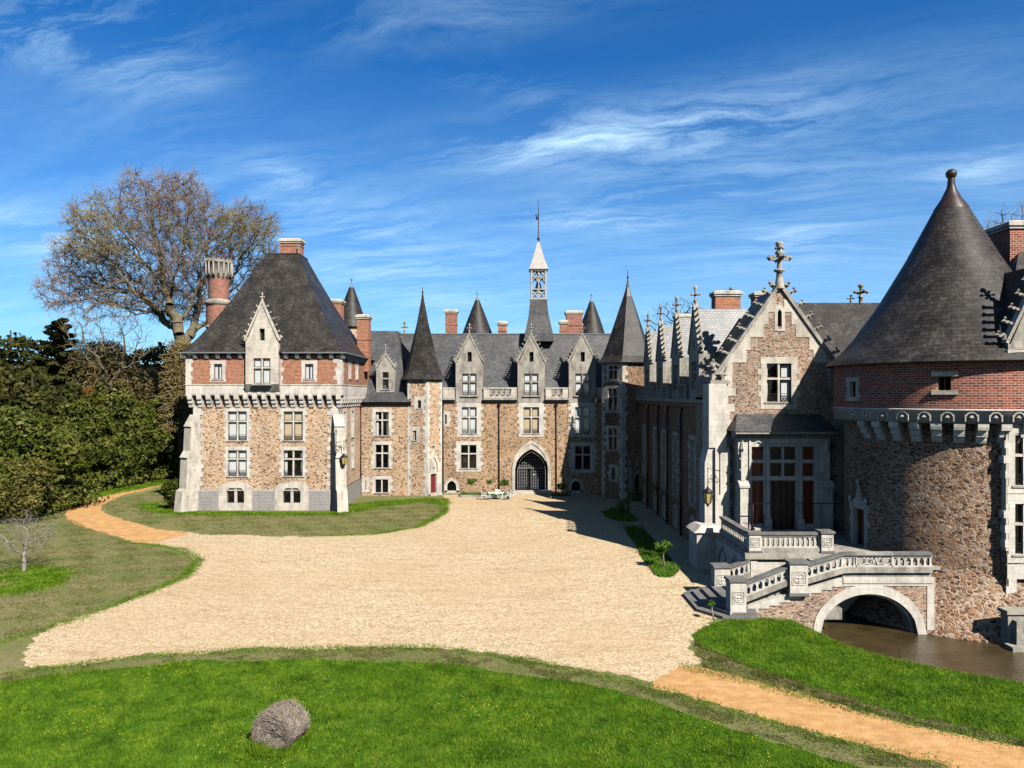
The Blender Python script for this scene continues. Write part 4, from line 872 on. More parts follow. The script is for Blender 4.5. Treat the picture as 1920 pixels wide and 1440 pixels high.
chimney(MW_, W(846, 85), 85.3, 17, H(580, 85), 1.35, 1.1, 'brick_red'); chimney(MW_, W(942, 85), 85.3, 17, H(602, 85), 1.0, 1.0)
chimney(MW_, W(1057, 85), 85.3, 17, H(600, 85), .85, .9); chimney(MW_, W(1077, 85.5), 86, 17, H(582, 85.5), 1.9, 1.4, 'brick_red')
m_ = MB(); finial(m_, W(758, 84), 84.2, 18.1, 1.6, 1.1); m_.build('finial', 'stone_weathered', MW_)
# bell turret
bx, by = W(1009.5, 84.2), 84.2; m_ = MB()
def sq(r, z): return [Vector((bx-r, by-r, z)), Vector((bx+r, by-r, z)), Vector((bx+r, by+r, z)), Vector((bx-r, by+r, z))]
pf = [(1.75, 17.2), (1.62, 18.2), (1.15, 20.4), (.95, 22.2)]
for a, b in zip(pf[:-1], pf[1:]):
    A, B = sq(*a), sq(*b)
    for i in range(4): m_.poly([A[i], A[(i+1) % 4], B[(i+1) % 4], B[i]])
BT = m_.build('bell_turret', 'slate_blue', MW_); m_ = MB()
m_.box(bx-1.0, bx+1.0, by-1.0, by+1.0, 22.15, 22.32); m_.box(bx-.95, bx+.95, by-.95, by+.95, 23.3, 23.42); m_.box(bx-1.0, bx+1.0, by-1.0, by+1.0, 25.55, 25.75); m_.box(bx-.9, bx+.9, by-.9, by+.9, 24.75, 24.85)
for sx_ in (-1, 0, 1):
    for sy_ in (-1, 0, 1):
        if sx_ == 0 and sy_ == 0: continue
        r_ = .10 if (sx_ and sy_) else .06; m_.box(bx+sx_*.83-r_, bx+sx_*.83+r_, by+sy_*.83-r_, by+sy_*.83+r_, 22.3, 25.6)
for fr in (FR((bx, by-.83, 0), (0, -1, 0)), FR((bx+.83, by, 0), (1, 0, 0)), FR((bx-.83, by, 0), (-1, 0, 0)), FR((bx, by+.83, 0), (0, 1, 0))):
    for a in (-.8, 0):
        m_.beam(fr.P(a, 22.35), fr.P(a+.8, 23.3), .05, .09); m_.beam(fr.P(a+.8, 22.35), fr.P(a, 23.3), .05, .09)
        pr = arch(a+.06, a+.74, 24.25, 24.72, 6)
        for p, q in zip(pr[:-1], pr[1:]): m_.beam(fr.P(*p), fr.P(*q), .05, .10)
    pr = arch(-.75, .75, 24.85, 25.55, 8)
    for p, q in zip(pr[:-1], pr[1:]): m_.beam(fr.P(*p), fr.P(*q), .05, .10)
    m_.rev(*fr.P(0, 0).xy, [(.04, 24.9), (.16, 25.05), (.16, 25.2), (.04, 25.3)], 6)
m_.build('lantern_frame', 'lead_pale', BT); m_ = MB()
pf = [(1.12, 25.72), (.72, 26.9), (.34, 28.2), (.12, 29.1)]
for a, b in zip(pf[:-1], pf[1:]):
    A, B = sq(*a), sq(*b)
    for i in range(4): m_.poly([A[i], A[(i+1) % 4], B[(i+1) % 4], B[i]])
m_.poly(sq(1.12, 25.72)); m_.build('spirelet', 'lead_pale', BT)
m_ = MB(); m_.rev(bx, by, [(.12, 29.0), (.08, 29.3), (.2, 29.45), (.2, 29.5), (.07, 29.65), (.05, 32.3), (.02, 34.0)], 8)
m_.ball((bx-.12, by, 31.9), .2); m_.octa((bx-.2, by, 32.2), .22, .05, .12); 
for k in range(5): m_.ball((bx, by, 29.9+.35*k), .08)
m_.build('weather_vane', 'copper_dark', BT)
bl = MB(); bl.rev(bx, by, [(.42, 23.55), (.33, 23.8), (.25, 24.2), (.05, 24.35)], 12); bl.build('bell', 'copper_dark', BT)
# rear cone turrets
for px, pt, tip, hw, lab in ((895, 563, 543, 2.35, 'dark cone-roofed rear turret rising left of the bell turret'), (1109, 566, 549, 2.1, 'dark cone-roofed rear turret beside the twin brick chimneys')):
    D2 = 93; cx = W(px, D2); m_ = MB(); m_.rev(cx, D2, [(hw-.3, 8), (hw-.3, 17.2)], 28); o = m_.build('rear_turret', 'rubble_ochre', label=lab, cat='turret')
    m_ = MB(); m_.rev(cx, D2, [(hw+.15, 17.1), (hw-.1, 18.2), (hw*.55, 20.8), (.28, H(pt, D2))], 32); m_.build('cone_roof', 'slate_brown', o)
    m_ = MB(); m_.rev(cx, D2, [(.30, H(pt, D2)-.08), (.12, H(pt, D2)+.35), (.05, H(pt, D2)+.6), (.05, H(tip, D2)-.1), (.001, H(tip, D2))], 10); m_.ball((cx, D2, H(pt, D2)+.9), .12); m_.build('finial', 'lead', o)

# ================================================================== hexagonal stair turrets
def hexwalls(mb, cx, cy, r, angs, z0, z1, ops, **kw):
    V_ = [Vector((cx+r*math.cos(R(a)), cy+r*math.sin(R(a)), 0)) for a in angs]; frs = []
    for i in range(len(angs)):
        a, b = V_[i], V_[(i+1) % len(angs)]; mid = (a+b)/2; nrm = (mid-Vector((cx, cy, 0))).normalized(); fr = FR(mid, nrm); L = (b-a).length/2
        facade(mb, fr, -L, L, z0, z1, ops.get(i, []), **kw); frs.append((fr, L))
    return frs
TA = [-190, -130, -70, -10, 50, 110]
T1 = thing('stair_turret', (W(792, 79), 79, 0), 'slender sunlit hexagonal stair turret with pointed slate spire and red door', 'turret')
cx, cy, r = W(792, 79), 79.2, 2.2; m_ = MB()
# faces: 0: left back, 1: front-left, 2: front-right
o1 = [(-.28, .28, 9.55, 10.45), (-1.05, -.6, 6.05, 7.1)]; o1 = [(.0, .45, 9.5, 10.4), (-.55, -.1, 6.0, 7.1)]
dr = (-.62, .28, .25, 2.35)
frs = hexwalls(m_, cx, cy, r, TA, -.2, 12.7, {1: o1, 2: [dr]}); m_.build('wall', ['rubble_warm', 'interior'], T1)
for o in o1: window(T1, frs[1][0], *o, cols=1, mull=False, wl=.45, ws=.3, sill=True, top=.4, bot=.25)
for i in (0, 1, 2):
    (fr, L), (fr2, L2) = frs[i], frs[i+1]; qpart(T1, 'stone_white', (fr, L, -1, 3.6 if i == 2 else 0, 12.7, -.1, .03, .42, .22), (fr2, -L2, 1, 3.6 if i == 1 else 0, 12.7, -.1, .03, .42, .22))
fr, L = frs[2]; m_ = MB(); m_.fbox(fr, -L, dr[0]+.01, 0, 3.6, -.3, .05); m_.fbox(fr, dr[1]-.01, L-.02, 0, 3.6, -.3, .05); m_.fbox(fr, dr[0]+.01, dr[1]-.01, 2.33, 3.6, -.3, .045)
pr = arch(-.75, .4, 2.6, 4.2, 10)
for p, q in zip(pr[:-1], pr[1:]): m_.beam(fr.P(*p, .1), fr.P(*q, .1), .12, .1)
m_.prism(fr, [(-.9, 3.6), (.6, 3.6), (.35, 4.3), (.0, 4.8), (-.17, 5.4), (-.4, 4.8), (-.7, 4.3)], -.2, .05)
m_.octa(fr.P(-.17, 5.4, .1), .22, .15, .3); m_.octa(fr.P(-.17, 3.1, .07), .25, .1, .3); dsur = m_.build('door', 'stone_pale', T1)
m_ = MB(); m_.fbox(fr, dr[0], dr[1], .25, 2.34, -.3, -.22)
for i in range(3): m_.fbox(fr, dr[0]+.05+i*.3, dr[0]+.27+i*.3, .4, 2.25, -.22, -.2)
m_.build('door_leaf', 'wood_red', dsur); m_ = MB(); m_.fbox(fr, -1.0, .7, 0, .22, -.3, .5); m_.build('step', 'stone_pale', dsur)
m_ = MB(); spire(m_, cx, cy, [(2.62, 12.65), (2.25, 13.2), (1.9, 14.1), (1.42, 15.9), (.62, 19.2), (.28, 21.0)], TA); m_.build('spire', 'slate_brown', T1)
m_ = MB(); spire(m_, cx, cy, [(.36, 20.6), (.16, 21.6), (.1, 22.1)], TA); m_.rev(cx, cy, [(.1, 22), (.05, 22.3), (.03, 23.0)], 8); m_.ball((cx, cy, 22.4), .12); m_.build('finial', 'copper_dark', T1)

T2 = thing('corner_turret', (W(1177, 77), 77, 0), 'tall hexagonal corner turret with mullioned stair windows, mostly in shade', 'turret')
cx, cy, r = W(1177, 77), 77.0, 2.9; TB = [-170, -110, -50, 10, 70, 130]; m_ = MB()
# face 0: -170..-110 faces the court on the left; face 1: front
f0 = [(-.45, .75, H(712, 75.5), H(686, 75.5)), (-.55, .75, H(769, 75.5), H(728, 75.5)), (-.5, .75, H(842, 75.5), H(803, 75.5)), (-.1, .5, H(898, 75.5), H(876, 75.5))]
d1 = (-.15, 1.0, 0, 2.9)
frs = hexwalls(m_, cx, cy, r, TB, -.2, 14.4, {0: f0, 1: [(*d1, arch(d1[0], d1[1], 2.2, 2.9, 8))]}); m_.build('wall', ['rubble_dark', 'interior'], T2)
for i, o in enumerate(f0): window(T2, frs[0][0], *o, cols=2 if i < 3 else 1, tr=[(o[2]+o[3])/2+.3] if i < 3 else (), wl=.5, ws=.32, top=.3, bot=.25)
fr, L = frs[0]; fr2, L2 = frs[1]; qpart(T2, 'stone_pale', (fr, -L, 1, 0, 14.3, -.1, .03, .5, .3)); qpart(T2, 'stone_pale', (fr, L, -1, 0, 14.3, -.1, .03, .5, .3), (fr2, -L2, 1, 0, 14.3, -.1, .03, .5, .3)); qpart(T2, 'stone_pale', (fr2, L2, -1, 0, 14.3, -.1, .03, .5, .3))
fr, L = frs[1]; m_ = MB(); arch_ring(m_, fr, d1[0], d1[1], 0, 2.2, 2.9, .25, -.4, .1, 8)
for a, b in (((-.45, 2.6), (.42, 4.6)), ((.42, 4.6), (1.3, 2.6))): m_.beam(fr.P(*a, .08), fr.P(*b, .08), .14, .14)
for u in (-.6, 1.45): m_.fbox(fr, u-.12, u+.12, 0, 3.4, 0, .2); m_.octa(fr.P(u, 3.7, .1), .15, .15, .5)
m_.octa(fr.P(.42, 4.9, .1), .2, .15, .35); ds = m_.build('door', 'stone_weathered', T2)
m_ = MB(); m_.fbox(fr, d1[0], d1[1], 0, 2.9, -.36, -.3); m_.build('door_leaf', 'wood_dark', ds)
m_ = MB(); spire(m_, cx, cy, [(3.05, 14.25), (3.1, 14.42)], TB); m_.build('cornice', 'stone_weathered', T2)
m_ = MB(); spire(m_, cx, cy, [(3.4, 14.4), (2.85, 15.1), (2.35, 16.3), (1.55, 18.6), (.5, 21.6)], TB); m_.build('spire', 'slate_brown', T2)
m_ = MB(); spire(m_, cx, cy, [(.56, 21.4), (.2, 22.6), (.1, 23.2)], TB); m_.rev(cx, cy, [(.1, 23.1), (.05, 23.5), (.03, 24.5)], 8); m_.ball((cx, cy, 23.7), .13); m_.build('finial', 'copper_dark', T2)

# ================================================================== side wing (right of the court)
EW = thing('side_wing', (15, 61, 0), 'shaded side wing along the court with four tall crocketed dormers', 'building')
X = 13.3; fx = FR((X, 0, 0), (-1, 0, 0))       # u = -y
ys_ = [49.0, 52.4, 57.8, 62.2, 66.0, 71.5]; ops = [(-y-.62, -y+.62, 2.9, 7.7) for y in ys_]; bo = [(-y-.5, -y+.5, .35, 1.85, arch(-y-.5, -y+.5, 1.5, 1.85, 6)) for y in ys_]
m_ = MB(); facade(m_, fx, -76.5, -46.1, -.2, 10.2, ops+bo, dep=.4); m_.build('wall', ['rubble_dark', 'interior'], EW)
for o in ops: window(EW, fx, *o, tr=[4.9, 6.2], rail=True, wl=.5, ws=.26, top=.3, bot=.2, stone='stone_pale')
for o in bo:
    m_ = MB(); tooth(m_, fx, o[0], o[1], o[2], 1.5, -.34, .03, .3, .2, .36, .0, .14); arch_ring(m_, fx, o[0], o[1], 1.5, 1.5, 1.85, .25, -.3, .03, 8)
    r_ = m_.build('window', 'stone_pale', EW); glazing(r_, fx, o[0], o[1], o[2], 1.6, cols=2, sill=False, mw=.2)
for y in (55.4, 60.3, 64.2, 68.9): downpipe(EW, fx, -y, 0, 10.0, 'iron', d=.16, r=.08)
dys = [51.8, 57.6, 63.8, 69.8]
cuts = [(-74.6, -71.25)]+[(-b+1.45, -a-1.45) for a, b in zip(dys[:-1], dys[1:])][::-1]+[(-50.35, -46.2)]
m_ = MB(); m_.side(fx, [(-.2, 10.15), (.12, 10.15), (.2, 10.3), (.45, 10.42), (.45, 10.66), (-.2, 10.66)], -74.6, -46.2); m_.build('cornice', 'stone_weathered', EW)
for a, b in cuts: parapet(EW, fx, a, b, 10.665, 11.80, .3, 'stone_weathered')
for y in dys:
    dormer(EW, fx, -y, 2.9, 10.67, 14.0, 17.35, 19.0, (-y-.7, -y+.7, 11.4, 13.4), (-y-.2, -y+.2, 14.2, 15.0), 4.4, stone='stone_weathered', roof='slate_pale', cs=.30, nc=8, d0=.06, curtain=None, rail=False)
m_ = MB(); m_.poly([(X+.1, 46.4, 10.68), (X+.1, 77, 10.68), (X+.7, 77, 10.7), (X+.7, 46.4, 10.7)]); m_.poly([(X+.7, 46.4, 10.7), (X+.7, 77, 10.7), (17.9, 77, 17.4), (17.9, 46.4, 17.4)]); m_.poly([(17.9, 46.4, 17.4), (17.9, 77, 17.4), (22.6, 77, 10.7), (22.6, 46.4, 10.7)]); m_.poly([(X+.7, 77, 10.7), (17.9, 77, 17.4), (22.6, 77, 10.7)]); m_.build('roof', 'slate_brown', EW)
m_ = MB(); facade(m_, FR((22.6, 0, 0), (1, 0, 0)), 46, 77, 0, 10.8); m_.build('wall', 'rubble_ochre', EW)
chimney(EW, W(1361, 60), 60, 16, H(546, 60), 2.1, 1.2); chimney(EW, W(1425, 62), 62, 16, H(548, 62), 1.2, 1.2); chimney(EW, W(1290, 70), 72, 14.6, H(585, 70), 1.5, 1.2)
m_ = MB(); m_.rev(W(1378, 61), 62, [(.2, 18), (.08, 18.6), (.05, 20.1)], 8); m_.ball((W(1378, 61), 62, 20.2), .2); m_.build('finial', 'lead', EW)

# ================================================================== gabled pavilion
GPV = thing('gabled_pavilion', (17.3, 50, 0), 'gabled pavilion with crocketed gable, tall cross finial and stone porch window', 'building')
def gable_wall(mb, fr, ul, ur, zb, ze, uc, za, ops, dep=.35, back=1):
    def L(z): return ul if z <= ze else ul+(uc-ul)*(z-ze)/(za-ze)
    def Rr(z): return ur if z <= ze else ur+(uc-ur)*(z-ze)/(za-ze)
    zs = sorted({zb, ze, za, *[o[2] for o in ops], *[o[3] for o in ops]}); P = fr.P
    for p, q in zip(zs[:-1], zs[1:]):
        m = (p+q)/2; row = sorted([o for o in ops if o[2] < m < o[3]]); cl = (L(p), L(q))
        for o in row: mb.poly([P(cl[0], p), P(o[0], p), P(o[0], q), P(cl[1], q)]); cl = (o[1], o[1])
        if q >= za-1e-6 and not row: mb.poly([P(cl[0], p), P(Rr(p), p), P(uc, za)])
        else: mb.poly([P(cl[0], p), P(Rr(p), p), P(Rr(q), q), P(cl[1], q)])
    for ua, ub, z0, z1 in [o[:4] for o in ops]:
        for a, b in (((ua, z0), (ub, z0)), ((ub, z0), (ub, z1)), ((ub, z1), (ua, z1)), ((ua, z1), (ua, z0))):
            mb.poly([P(*a), P(*b), P(*b, -dep), P(*a, -dep)]); mb.poly([P(*a, -dep), P(*b, -dep), P(*b, -dep-.9), P(*a, -dep-.9)], back)
        mb.poly([P(ua, z0, -dep-.9), P(ub, z0, -dep-.9), P(ub, z1, -dep-.9), P(ua, z1, -dep-.9)], back)
D = 46.0; fg = front(D); ul, ur, uc, ze, za = 13.0, 21.65, 17.32, 11.8, 17.95
gw = px_op(fg, D, 1437, 1484, 681, 754); lan = px_op(fg, D, 1457.5, 1466, 579, 612)
m_ = MB(); gable_wall(m_, fg, ul, ur, -.2, ze, uc, za, [gw, lan]); m_.poly([(ul, D, -.2), (ul, 50.3, -.2), (ul, 50.3, ze), (ul, D, ze)]); m_.poly([(ur, D, -.2), (ur, 50, -.2), (ur, 50, ze), (ur, D, ze)])
m_.build('wall', ['rubble_gable', 'interior'], GPV)
window(GPV, fg, *gw, tr=[gw[2]+1.52], curtain=None, rail=True, wl=.55, ws=.34, top=.4, bot=.45, stone='stone_pale')
m_ = MB(); m_.fbox(fg, 17.5, 17.98, gw[2]+.1, gw[3]-.15, -.26, -.24); m_.build('curtain', 'curtain_white', GPV)
m_ = MB(); uc_l = (lan[0]+lan[1])/2
m_.prism(fg, [(lan[0]-.18, lan[2]-.15), (lan[0]+.015, lan[2]-.15), (lan[0]+.015, lan[3]-.2), (uc_l, lan[3]-.01), (uc_l, lan[3]+.3), (lan[0]-.18, lan[3]+.05)], -.3, .03)
m_.prism(fg, [(lan[1]+.18, lan[2]-.15), (lan[1]-.015, lan[2]-.15), (lan[1]-.015, lan[3]-.2), (uc_l, lan[3]-.01), (uc_l, lan[3]+.3), (lan[1]+.18, lan[3]+.05)], -.3, .033)
m_.fbox(fg, lan[0]-.2, lan[1]+.2, lan[2]-.3, lan[2]-.15, -.3, .035); m_.fbox(fg, uc_l-.06, uc_l+.06, lan[3]+.28, lan[3]+.42, -.3, .04); m_.build('window', 'stone_pale', GPV)
n = 7             # stepped white blocks along each rake
for sg in (-1, 1):
    m_ = MB()
    for i in range(n):
        z0_ = ze-.35+(za-ze)*i/n*.93; z1_ = z0_+(za-ze)/n*.93
        e0 = ul if sg < 0 else ur
        def ed(z): return e0+(uc-e0)*max(0, min(1, (z-ze)/(za-ze)))
        inn = ed(z0_)-sg*(.95 if i % 2 else 1.25); a, b = ed(z0_), ed(z1_)
        if (inn-uc)*sg < .25: inn = uc+sg*.28
        m_.prism(fg, [(a, z0_), (b, z1_), (min(inn, b) if sg < 0 and inn < b else inn, z1_), (inn, z0_)] if (b-inn)*sg > 0 else [(a, z0_), (b, z1_), (inn, z0_)], -.2, .03+random.uniform(0, .006))
    m_.build('quoins', 'stone_pale', GPV)
qpart(GPV, 'stone_pale', (fg, ul, 1, 2.2, ze-.36, -.2, .03, 1.45, 1.05, .5)); qpart(GPV, 'stone_pale', (fg, ur, -1, 2.2, ze-.36, -.2, .03, 1.0, .7, .5))
m_ = MB()
gable_coping(m_, fg, ul-.12, ze-.1, uc, za, ur+.12, ze-.1, -.35, .16, .50, 8, .22)
for u in (uc-.42, uc+.42): m_.octa(fg.P(u, za+.12, -.05), .26, .26, .22); m_.octa(fg.P(u*1.0+(.2 if u > uc else -.2), za+.3, -.05), .14, .14, .16)
m_.build('coping', 'stone_weathered', GPV)
m_ = MB(); m_.rev(uc, D+.05, [(.34, za-.1), (.22, za+.6), (.19, 18.9), (.36, 19.0), (.36, 19.08), (.2, 19.15)], 10)
m_.rev(uc, D+.05, [(.17, 19.1), (.15, 20.0), (.30, 20.2), (.16, 20.35), (.15, 20.6), (.28, 20.8), (.2, 20.9), (.001, 20.95)], 10)
for dx, dy in ((1, 0), (-1, 0), (0, 1), (0, -1)):
    m_.beam((uc, D+.05, 19.75), (uc+dx*.62, D+.05+dy*.62, 19.82), .2, .18); m_.octa((uc+dx*.66, D+.05+dy*.66, 19.85), .2, .2, .22); m_.octa((uc+dx*.4, D+.05+dy*.4, 19.9), .16, .16, .2)
    m_.octa((uc+dx*.22, D+.05+dy*.22, 20.5), .12, .12, .15)
m_.build('finial', 'stone_weathered', GPV)
m_ = MB(); 
for sg, e0 in ((-1, ul-.1), (1, ur+.1)): m_.poly([(e0, D+.3, ze), (uc, D+.3, za-.05), (uc, 50.3, za-.05), (e0, 50.3, ze)])
m_.poly([(ul-.1, 50.3, ze), (uc, 50.3, za-.05), (ur+.1, 50.3, ze)]); m_.build('roof', 'slate_brown', GPV)
m_ = MB()        # crouching stone beast on the kneeler
bxx, bzz = 13.15, 11.95
m_.octa((bxx+.25, D-.05, bzz+.35), .55, .3, .32); m_.octa((bxx-.1, D-.05, bzz+.62), .28, .24, .34); m_.ball((bxx-.22, D-.1, bzz+.92), .21); m_.octa((bxx-.42, D-.12, bzz+.86), .2, .12, .12)
for dx in (-.3, .5): m_.beam((bxx+dx*.7, D-.2, bzz+.4), (bxx+dx, D-.25, bzz), .14, .14); m_.beam((bxx+dx*.7, D+.1, bzz+.4), (bxx+dx, D+.12, bzz), .14, .14)
m_.beam((bxx+.6, D-.05, bzz+.4), (bxx+.75, D-.05, bzz+.95), .1, .1); m_.octa((bxx-.12, D-.1, bzz+1.14), .08, .08, .14)
m_.box(12.75, 14.0, D-.35, D+.35, ze-.1, ze+.12); m_.build('stone_beast', 'stone_weathered', GPV)
# corner pier with set-offs
m_ = MB(); m_.box(12.62, 13.75, 45.55, 47.0, 7.6, 11.7); fp = FR((12.62, 46.2, 0), (-1, 0, 0))
m_.side(FR((13.0, 46.2, 0), (-1, 0, 0)), [(0, 2.2), (.62, 2.2), (.62, 6.6), (.38, 7.6), (0, 7.6)], -.75, .55); m_.box(13.0, 13.9, 45.45, 46.4, 2.2, 7.6)
m_.box(11.6, 13.3, 44.6, 46.6, 0, 2.35); m_.hexa([(11.4, 44.45, 2.35), (13.4, 44.45, 2.35), (13.4, 46.7, 2.35), (11.4, 46.7, 2.35), (11.9, 44.8, 2.75), (13.1, 44.8, 2.75), (13.1, 46.5, 2.75), (11.9, 46.5, 2.75)])
m_.build('pier', 'stone_white', GPV)
# porch window (projecting)
D2 = 44.8; fo = front(D2); s_ = lambda p: W(p, D2)
a0, a1 = s_(1384), s_(1556)
cols = [(15.1, 15.87), (16.27, 17.02), (17.15, 17.9), (18.32, 19.06)]
ops = []
for i, (a, b) in enumerate(cols):
    ops += [(a, b, 6.9, 7.72), (a, b, 5.86, 6.68)]
ops += [(15.1, 15.87, 2.85, 5.58), (16.27, 17.9, 2.45, 5.58), (18.32, 19.06, 2.85, 5.58)]
m_ = MB(); facade(m_, fo, a0, a1, 2.3, 8.3, ops); m_.poly([(a0, D2, 2.3), (a0, D, 2.3), (a0, D, 8.3), (a0, D2, 8.3)]); m_.poly([(a1, D2, 2.3), (a1, D, 2.3), (a1, D, 8.3), (a1, D2, 8.3)])
PW = m_.build('porch_window', ['stone_white', 'interior'], GPV)
for o in ops[:8]: 
    q = MB(); q.fbox(fo, o[0]+.06, o[1]-.06, o[2]+.06, o[3]-.06, -.31, -.29)
    for k in range(1, 5): q.fbox(fo, o[0]+(o[1]-o[0])*k/5-.02, o[0]+(o[1]-o[0])*k/5+.02, o[2], o[3], -.29, -.26)
    q.fbox(fo, o[0], o[1], o[2], o[2]+.07, -.3, -.25); q.fbox(fo, o[0], o[1], o[3]-.07, o[3], -.3, -.25); q.build('sash', 'wood_orange' if o[0] < 16 or o[0] > 18 else 'wood_dark', PW)
for o in ops[8:]:
    q = MB(); n = 2 if o[1]-o[0] < 1 else 4; mm = 'wood_orange' if n == 2 else 'wood_dark'
    q.fbox(fo, o[0], o[1], o[2], o[2]+.1, -.32, -.25); q.fbox(fo, o[0], o[1], o[3]-.1, o[3], -.32, -.25); q.fbox(fo, o[0]+.02, o[1]-.02, o[2]+1.5, o[2]+1.6, -.31, -.245)
    for k in range(n+1): u = o[0]+(o[1]-o[0])*k/n; q.fbox(fo, max(o[0], u-.06), min(o[1], u+.06), o[2], o[3], -.32, -.24)
    q.fbox(fo, o[0], o[1], o[2], o[3], -.36, -.34); q.build('door_leaf' if n == 4 else 'shutter', mm, PW)
m_ = MB()
for u in (16.07, 18.11): 
    m_.fbox(fo, u-.07, u+.07, 3.4, 8.2, 0, .12); m_.fbox(fo, u-.22, u+.22, 2.3, 3.2, 0, .28); m_.fbox(fo, u-.15, u+.15, 3.2, 3.5, 0, .2)
for u in (a0+.25, a1-.25):
    m_.fbox(fo, u-.25, u+.25, 2.3, 5.2, 0, .45); m_.side(fo, [(0, 5.2), (.52, 5.2), (.52, 5.35), (.2, 5.6), (0, 5.6)], u-.32, u+.32); m_.fbox(fo, u-.13, u+.13, 5.6, 7.4, 0, .25); m_.octa(fo.P(u, 7.6, .12), .16, .16, .6)
    for k in range(5): m_.octa(fo.P(u+(-1)**k*.16, 5.9+.35*k, .2), .08, .08, .12)
for a, b in ((15.0, 15.97), (16.17, 17.08), (17.08, 18.0), (18.22, 19.16)):
    c = (a+b)/2; 
    for p, q in (((a, 7.75), (a+.2, 7.92)), ((a+.2, 7.92), (c, 8.08)), ((c, 8.08), (b-.2, 7.92)), ((b-.2, 7.92), (b, 7.75))): m_.beam(fo.P(*p, .04), fo.P(*q, .04), .1, .06)
m_.fbox(fo, 14.95, 19.2, 6.73, 6.84, 0, .07); m_.fbox(fo, 14.95, 19.2, 5.64, 5.8, 0, .07)
for u in (14.98, 19.13): m_.fbox(fo, u-.06, u+.06, 2.5, 8.2, 0, .08)
m_.build('pilaster', 'stone_white', PW)
m_ = MB(); m_.side(fo, [(-.5, 8.25), (.1, 8.25), (.22, 8.42), (.5, 8.55), (.5, 8.72), (-.5, 8.72)], a0-.3, a1+.3)
for k in range(24): m_.octa(fo.P(a0+(a1-a0)*k/23, 8.4, .26), .12, .07, .07)
m_.build('cornice', 'stone_weathered', PW)
m_ = MB(); m_.hexa([(a0-.35, D2-.55, 8.7), (a1+.35, D2-.55, 8.7), (a1+.35, D+.1, 8.7), (a0-.35, D+.1, 8.7), (a0+.25, D-.15, 9.75), (a1-.25, D-.15, 9.75), (a1-.25, D+.1, 9.75), (a0+.25, D+.1, 9.75)]); m_.build('porch_roof', 'slate_blue', PW)
m_ = MB(); m_.box(15.0, 19.3, 43.9, 44.8, 2.4, 2.5); m_.box(15.1, 15.95, 44.2, 44.8, 2.5, 2.7); m_.build('step', 'stone_pale', PW)

# rear wing whose dark slope shows between gable and cone
RW = thing('rear_wing', (27, 53, 0), 'rear wing with long dark slate slope between the gable and the big cone', 'building')
m_ = MB(); m_.poly([(17.9, 47.3, 10.8), (42, 47.3, 10.8), (42, 53, 17.85), (17.9, 53, 17.85)]); m_.poly([(17.9, 53, 17.85), (42, 53, 17.85), (42, 58.7, 10.8), (17.9, 58.7, 10.8)]); m_.poly([(42, 47.3, 10.8), (42, 53, 17.85), (42, 58.7, 10.8)]); m_.build('roof', 'slate_brown', RW)
m_ = MB(); m_.box(18.5, 41.5, 47.8, 58.2, -.2, 10.9); m_.build('wall', 'rubble_tower', RW)
m_ = MB(); finial(m_, W(1614, 53), 53, 17.8, 1.5, 1.5); finial(m_, W(1553, 57), 53.2, 17.8, .7, .8); m_.build('finial', 'stone_weathered', RW)

# ================================================================== great round tower
RT = thing('round_tower', (25.33, 41.0, 0), 'great round tower with rubble drum, red brick upper storey and huge slate cone', 'tower')
tx, ty = 25.33, 41.0
def hit(px, r):
    dx, dy = (px-960)/F, 1.0; L = math.hypot(dx, dy); dx /= L; dy /= L; b = dx*tx+dy*ty; h = tx*dy-ty*dx
    t_ = b-math.sqrt(max(0, r*r-h*h)); x, y = dx*t_, dy*t_; return math.atan2(y-ty, x-tx), y
def cyl(mb, r, z0, z1, ops=(), n=72, dep=.4, rr=None):
    full = 2*math.pi; A = [(-math.pi+full*i/n) for i in range(n+1)]
    for o in ops: A = [a for a in A if not (o[0]-.02 < a < o[1]+.02)]+[o[0], o[1]]
    A = sorted(A); zs = sorted({z0, z1, *[o[2] for o in ops], *[o[3] for o in ops]})
    pt = lambda a, z, q=0: Vector((tx+(r-q)*math.cos(a), ty+(r-q)*math.sin(a), z))
    for a, b in zip(A[:-1], A[1:]):
        for p, q in zip(zs[:-1], zs[1:]):
            if any(o[0]-1e-6 <= a and b <= o[1]+1e-6 and o[2] < (p+q)/2 < o[3] for o in ops): continue
            mb.poly([pt(a, p), pt(b, p), pt(b, q), pt(a, q)], 0, [(a*r, p), (b*r, p), (b*r, q), (a*r, q)], True)
    for a, b, p, q in [o[:4] for o in ops]:
        for u, v in (((a, p), (b, p)), ((b, p), (b, q)), ((b, q), (a, q)), ((a, q), (a, p))):
            mb.poly([pt(*u), pt(*v), pt(*v, dep), pt(*u, dep)]); mb.poly([pt(*u, dep), pt(*v, dep), pt(*v, dep+.8), pt(*u, dep+.8)], 1)
        mb.poly([pt(a, p, dep+.8), pt(b, p, dep+.8), pt(b, q, dep+.8), pt(a, q, dep+.8)], 1)
a_d = hit(1611, 5.6)[0]; dw_ = .55/5.6; do = (a_d-dw_, a_d+dw_, 2.35, 4.55)
m_ = MB(); cyl(m_, 5.6, 2.0, 9.7, [do]); m_.rev(tx, ty, [(8.3, -2.2), (7.75, -.9), (7.0, .0), (6.1, 1.1), (5.6, 2.0)], 72); m_.build('drum', ['rubble_tower', 'interior'], RT)
m_ = MB(); r0 = 5.6
def tbox(mb, r, a, u0, u1, z0, z1, d0, d1, mi=0):
    fr = FR((tx+r*math.cos(a), ty+r*math.sin(a), 0), (math.cos(a), math.sin(a), 0)); mb.fbox(fr, u0, u1, z0, z1, d0, d1, mi); return fr
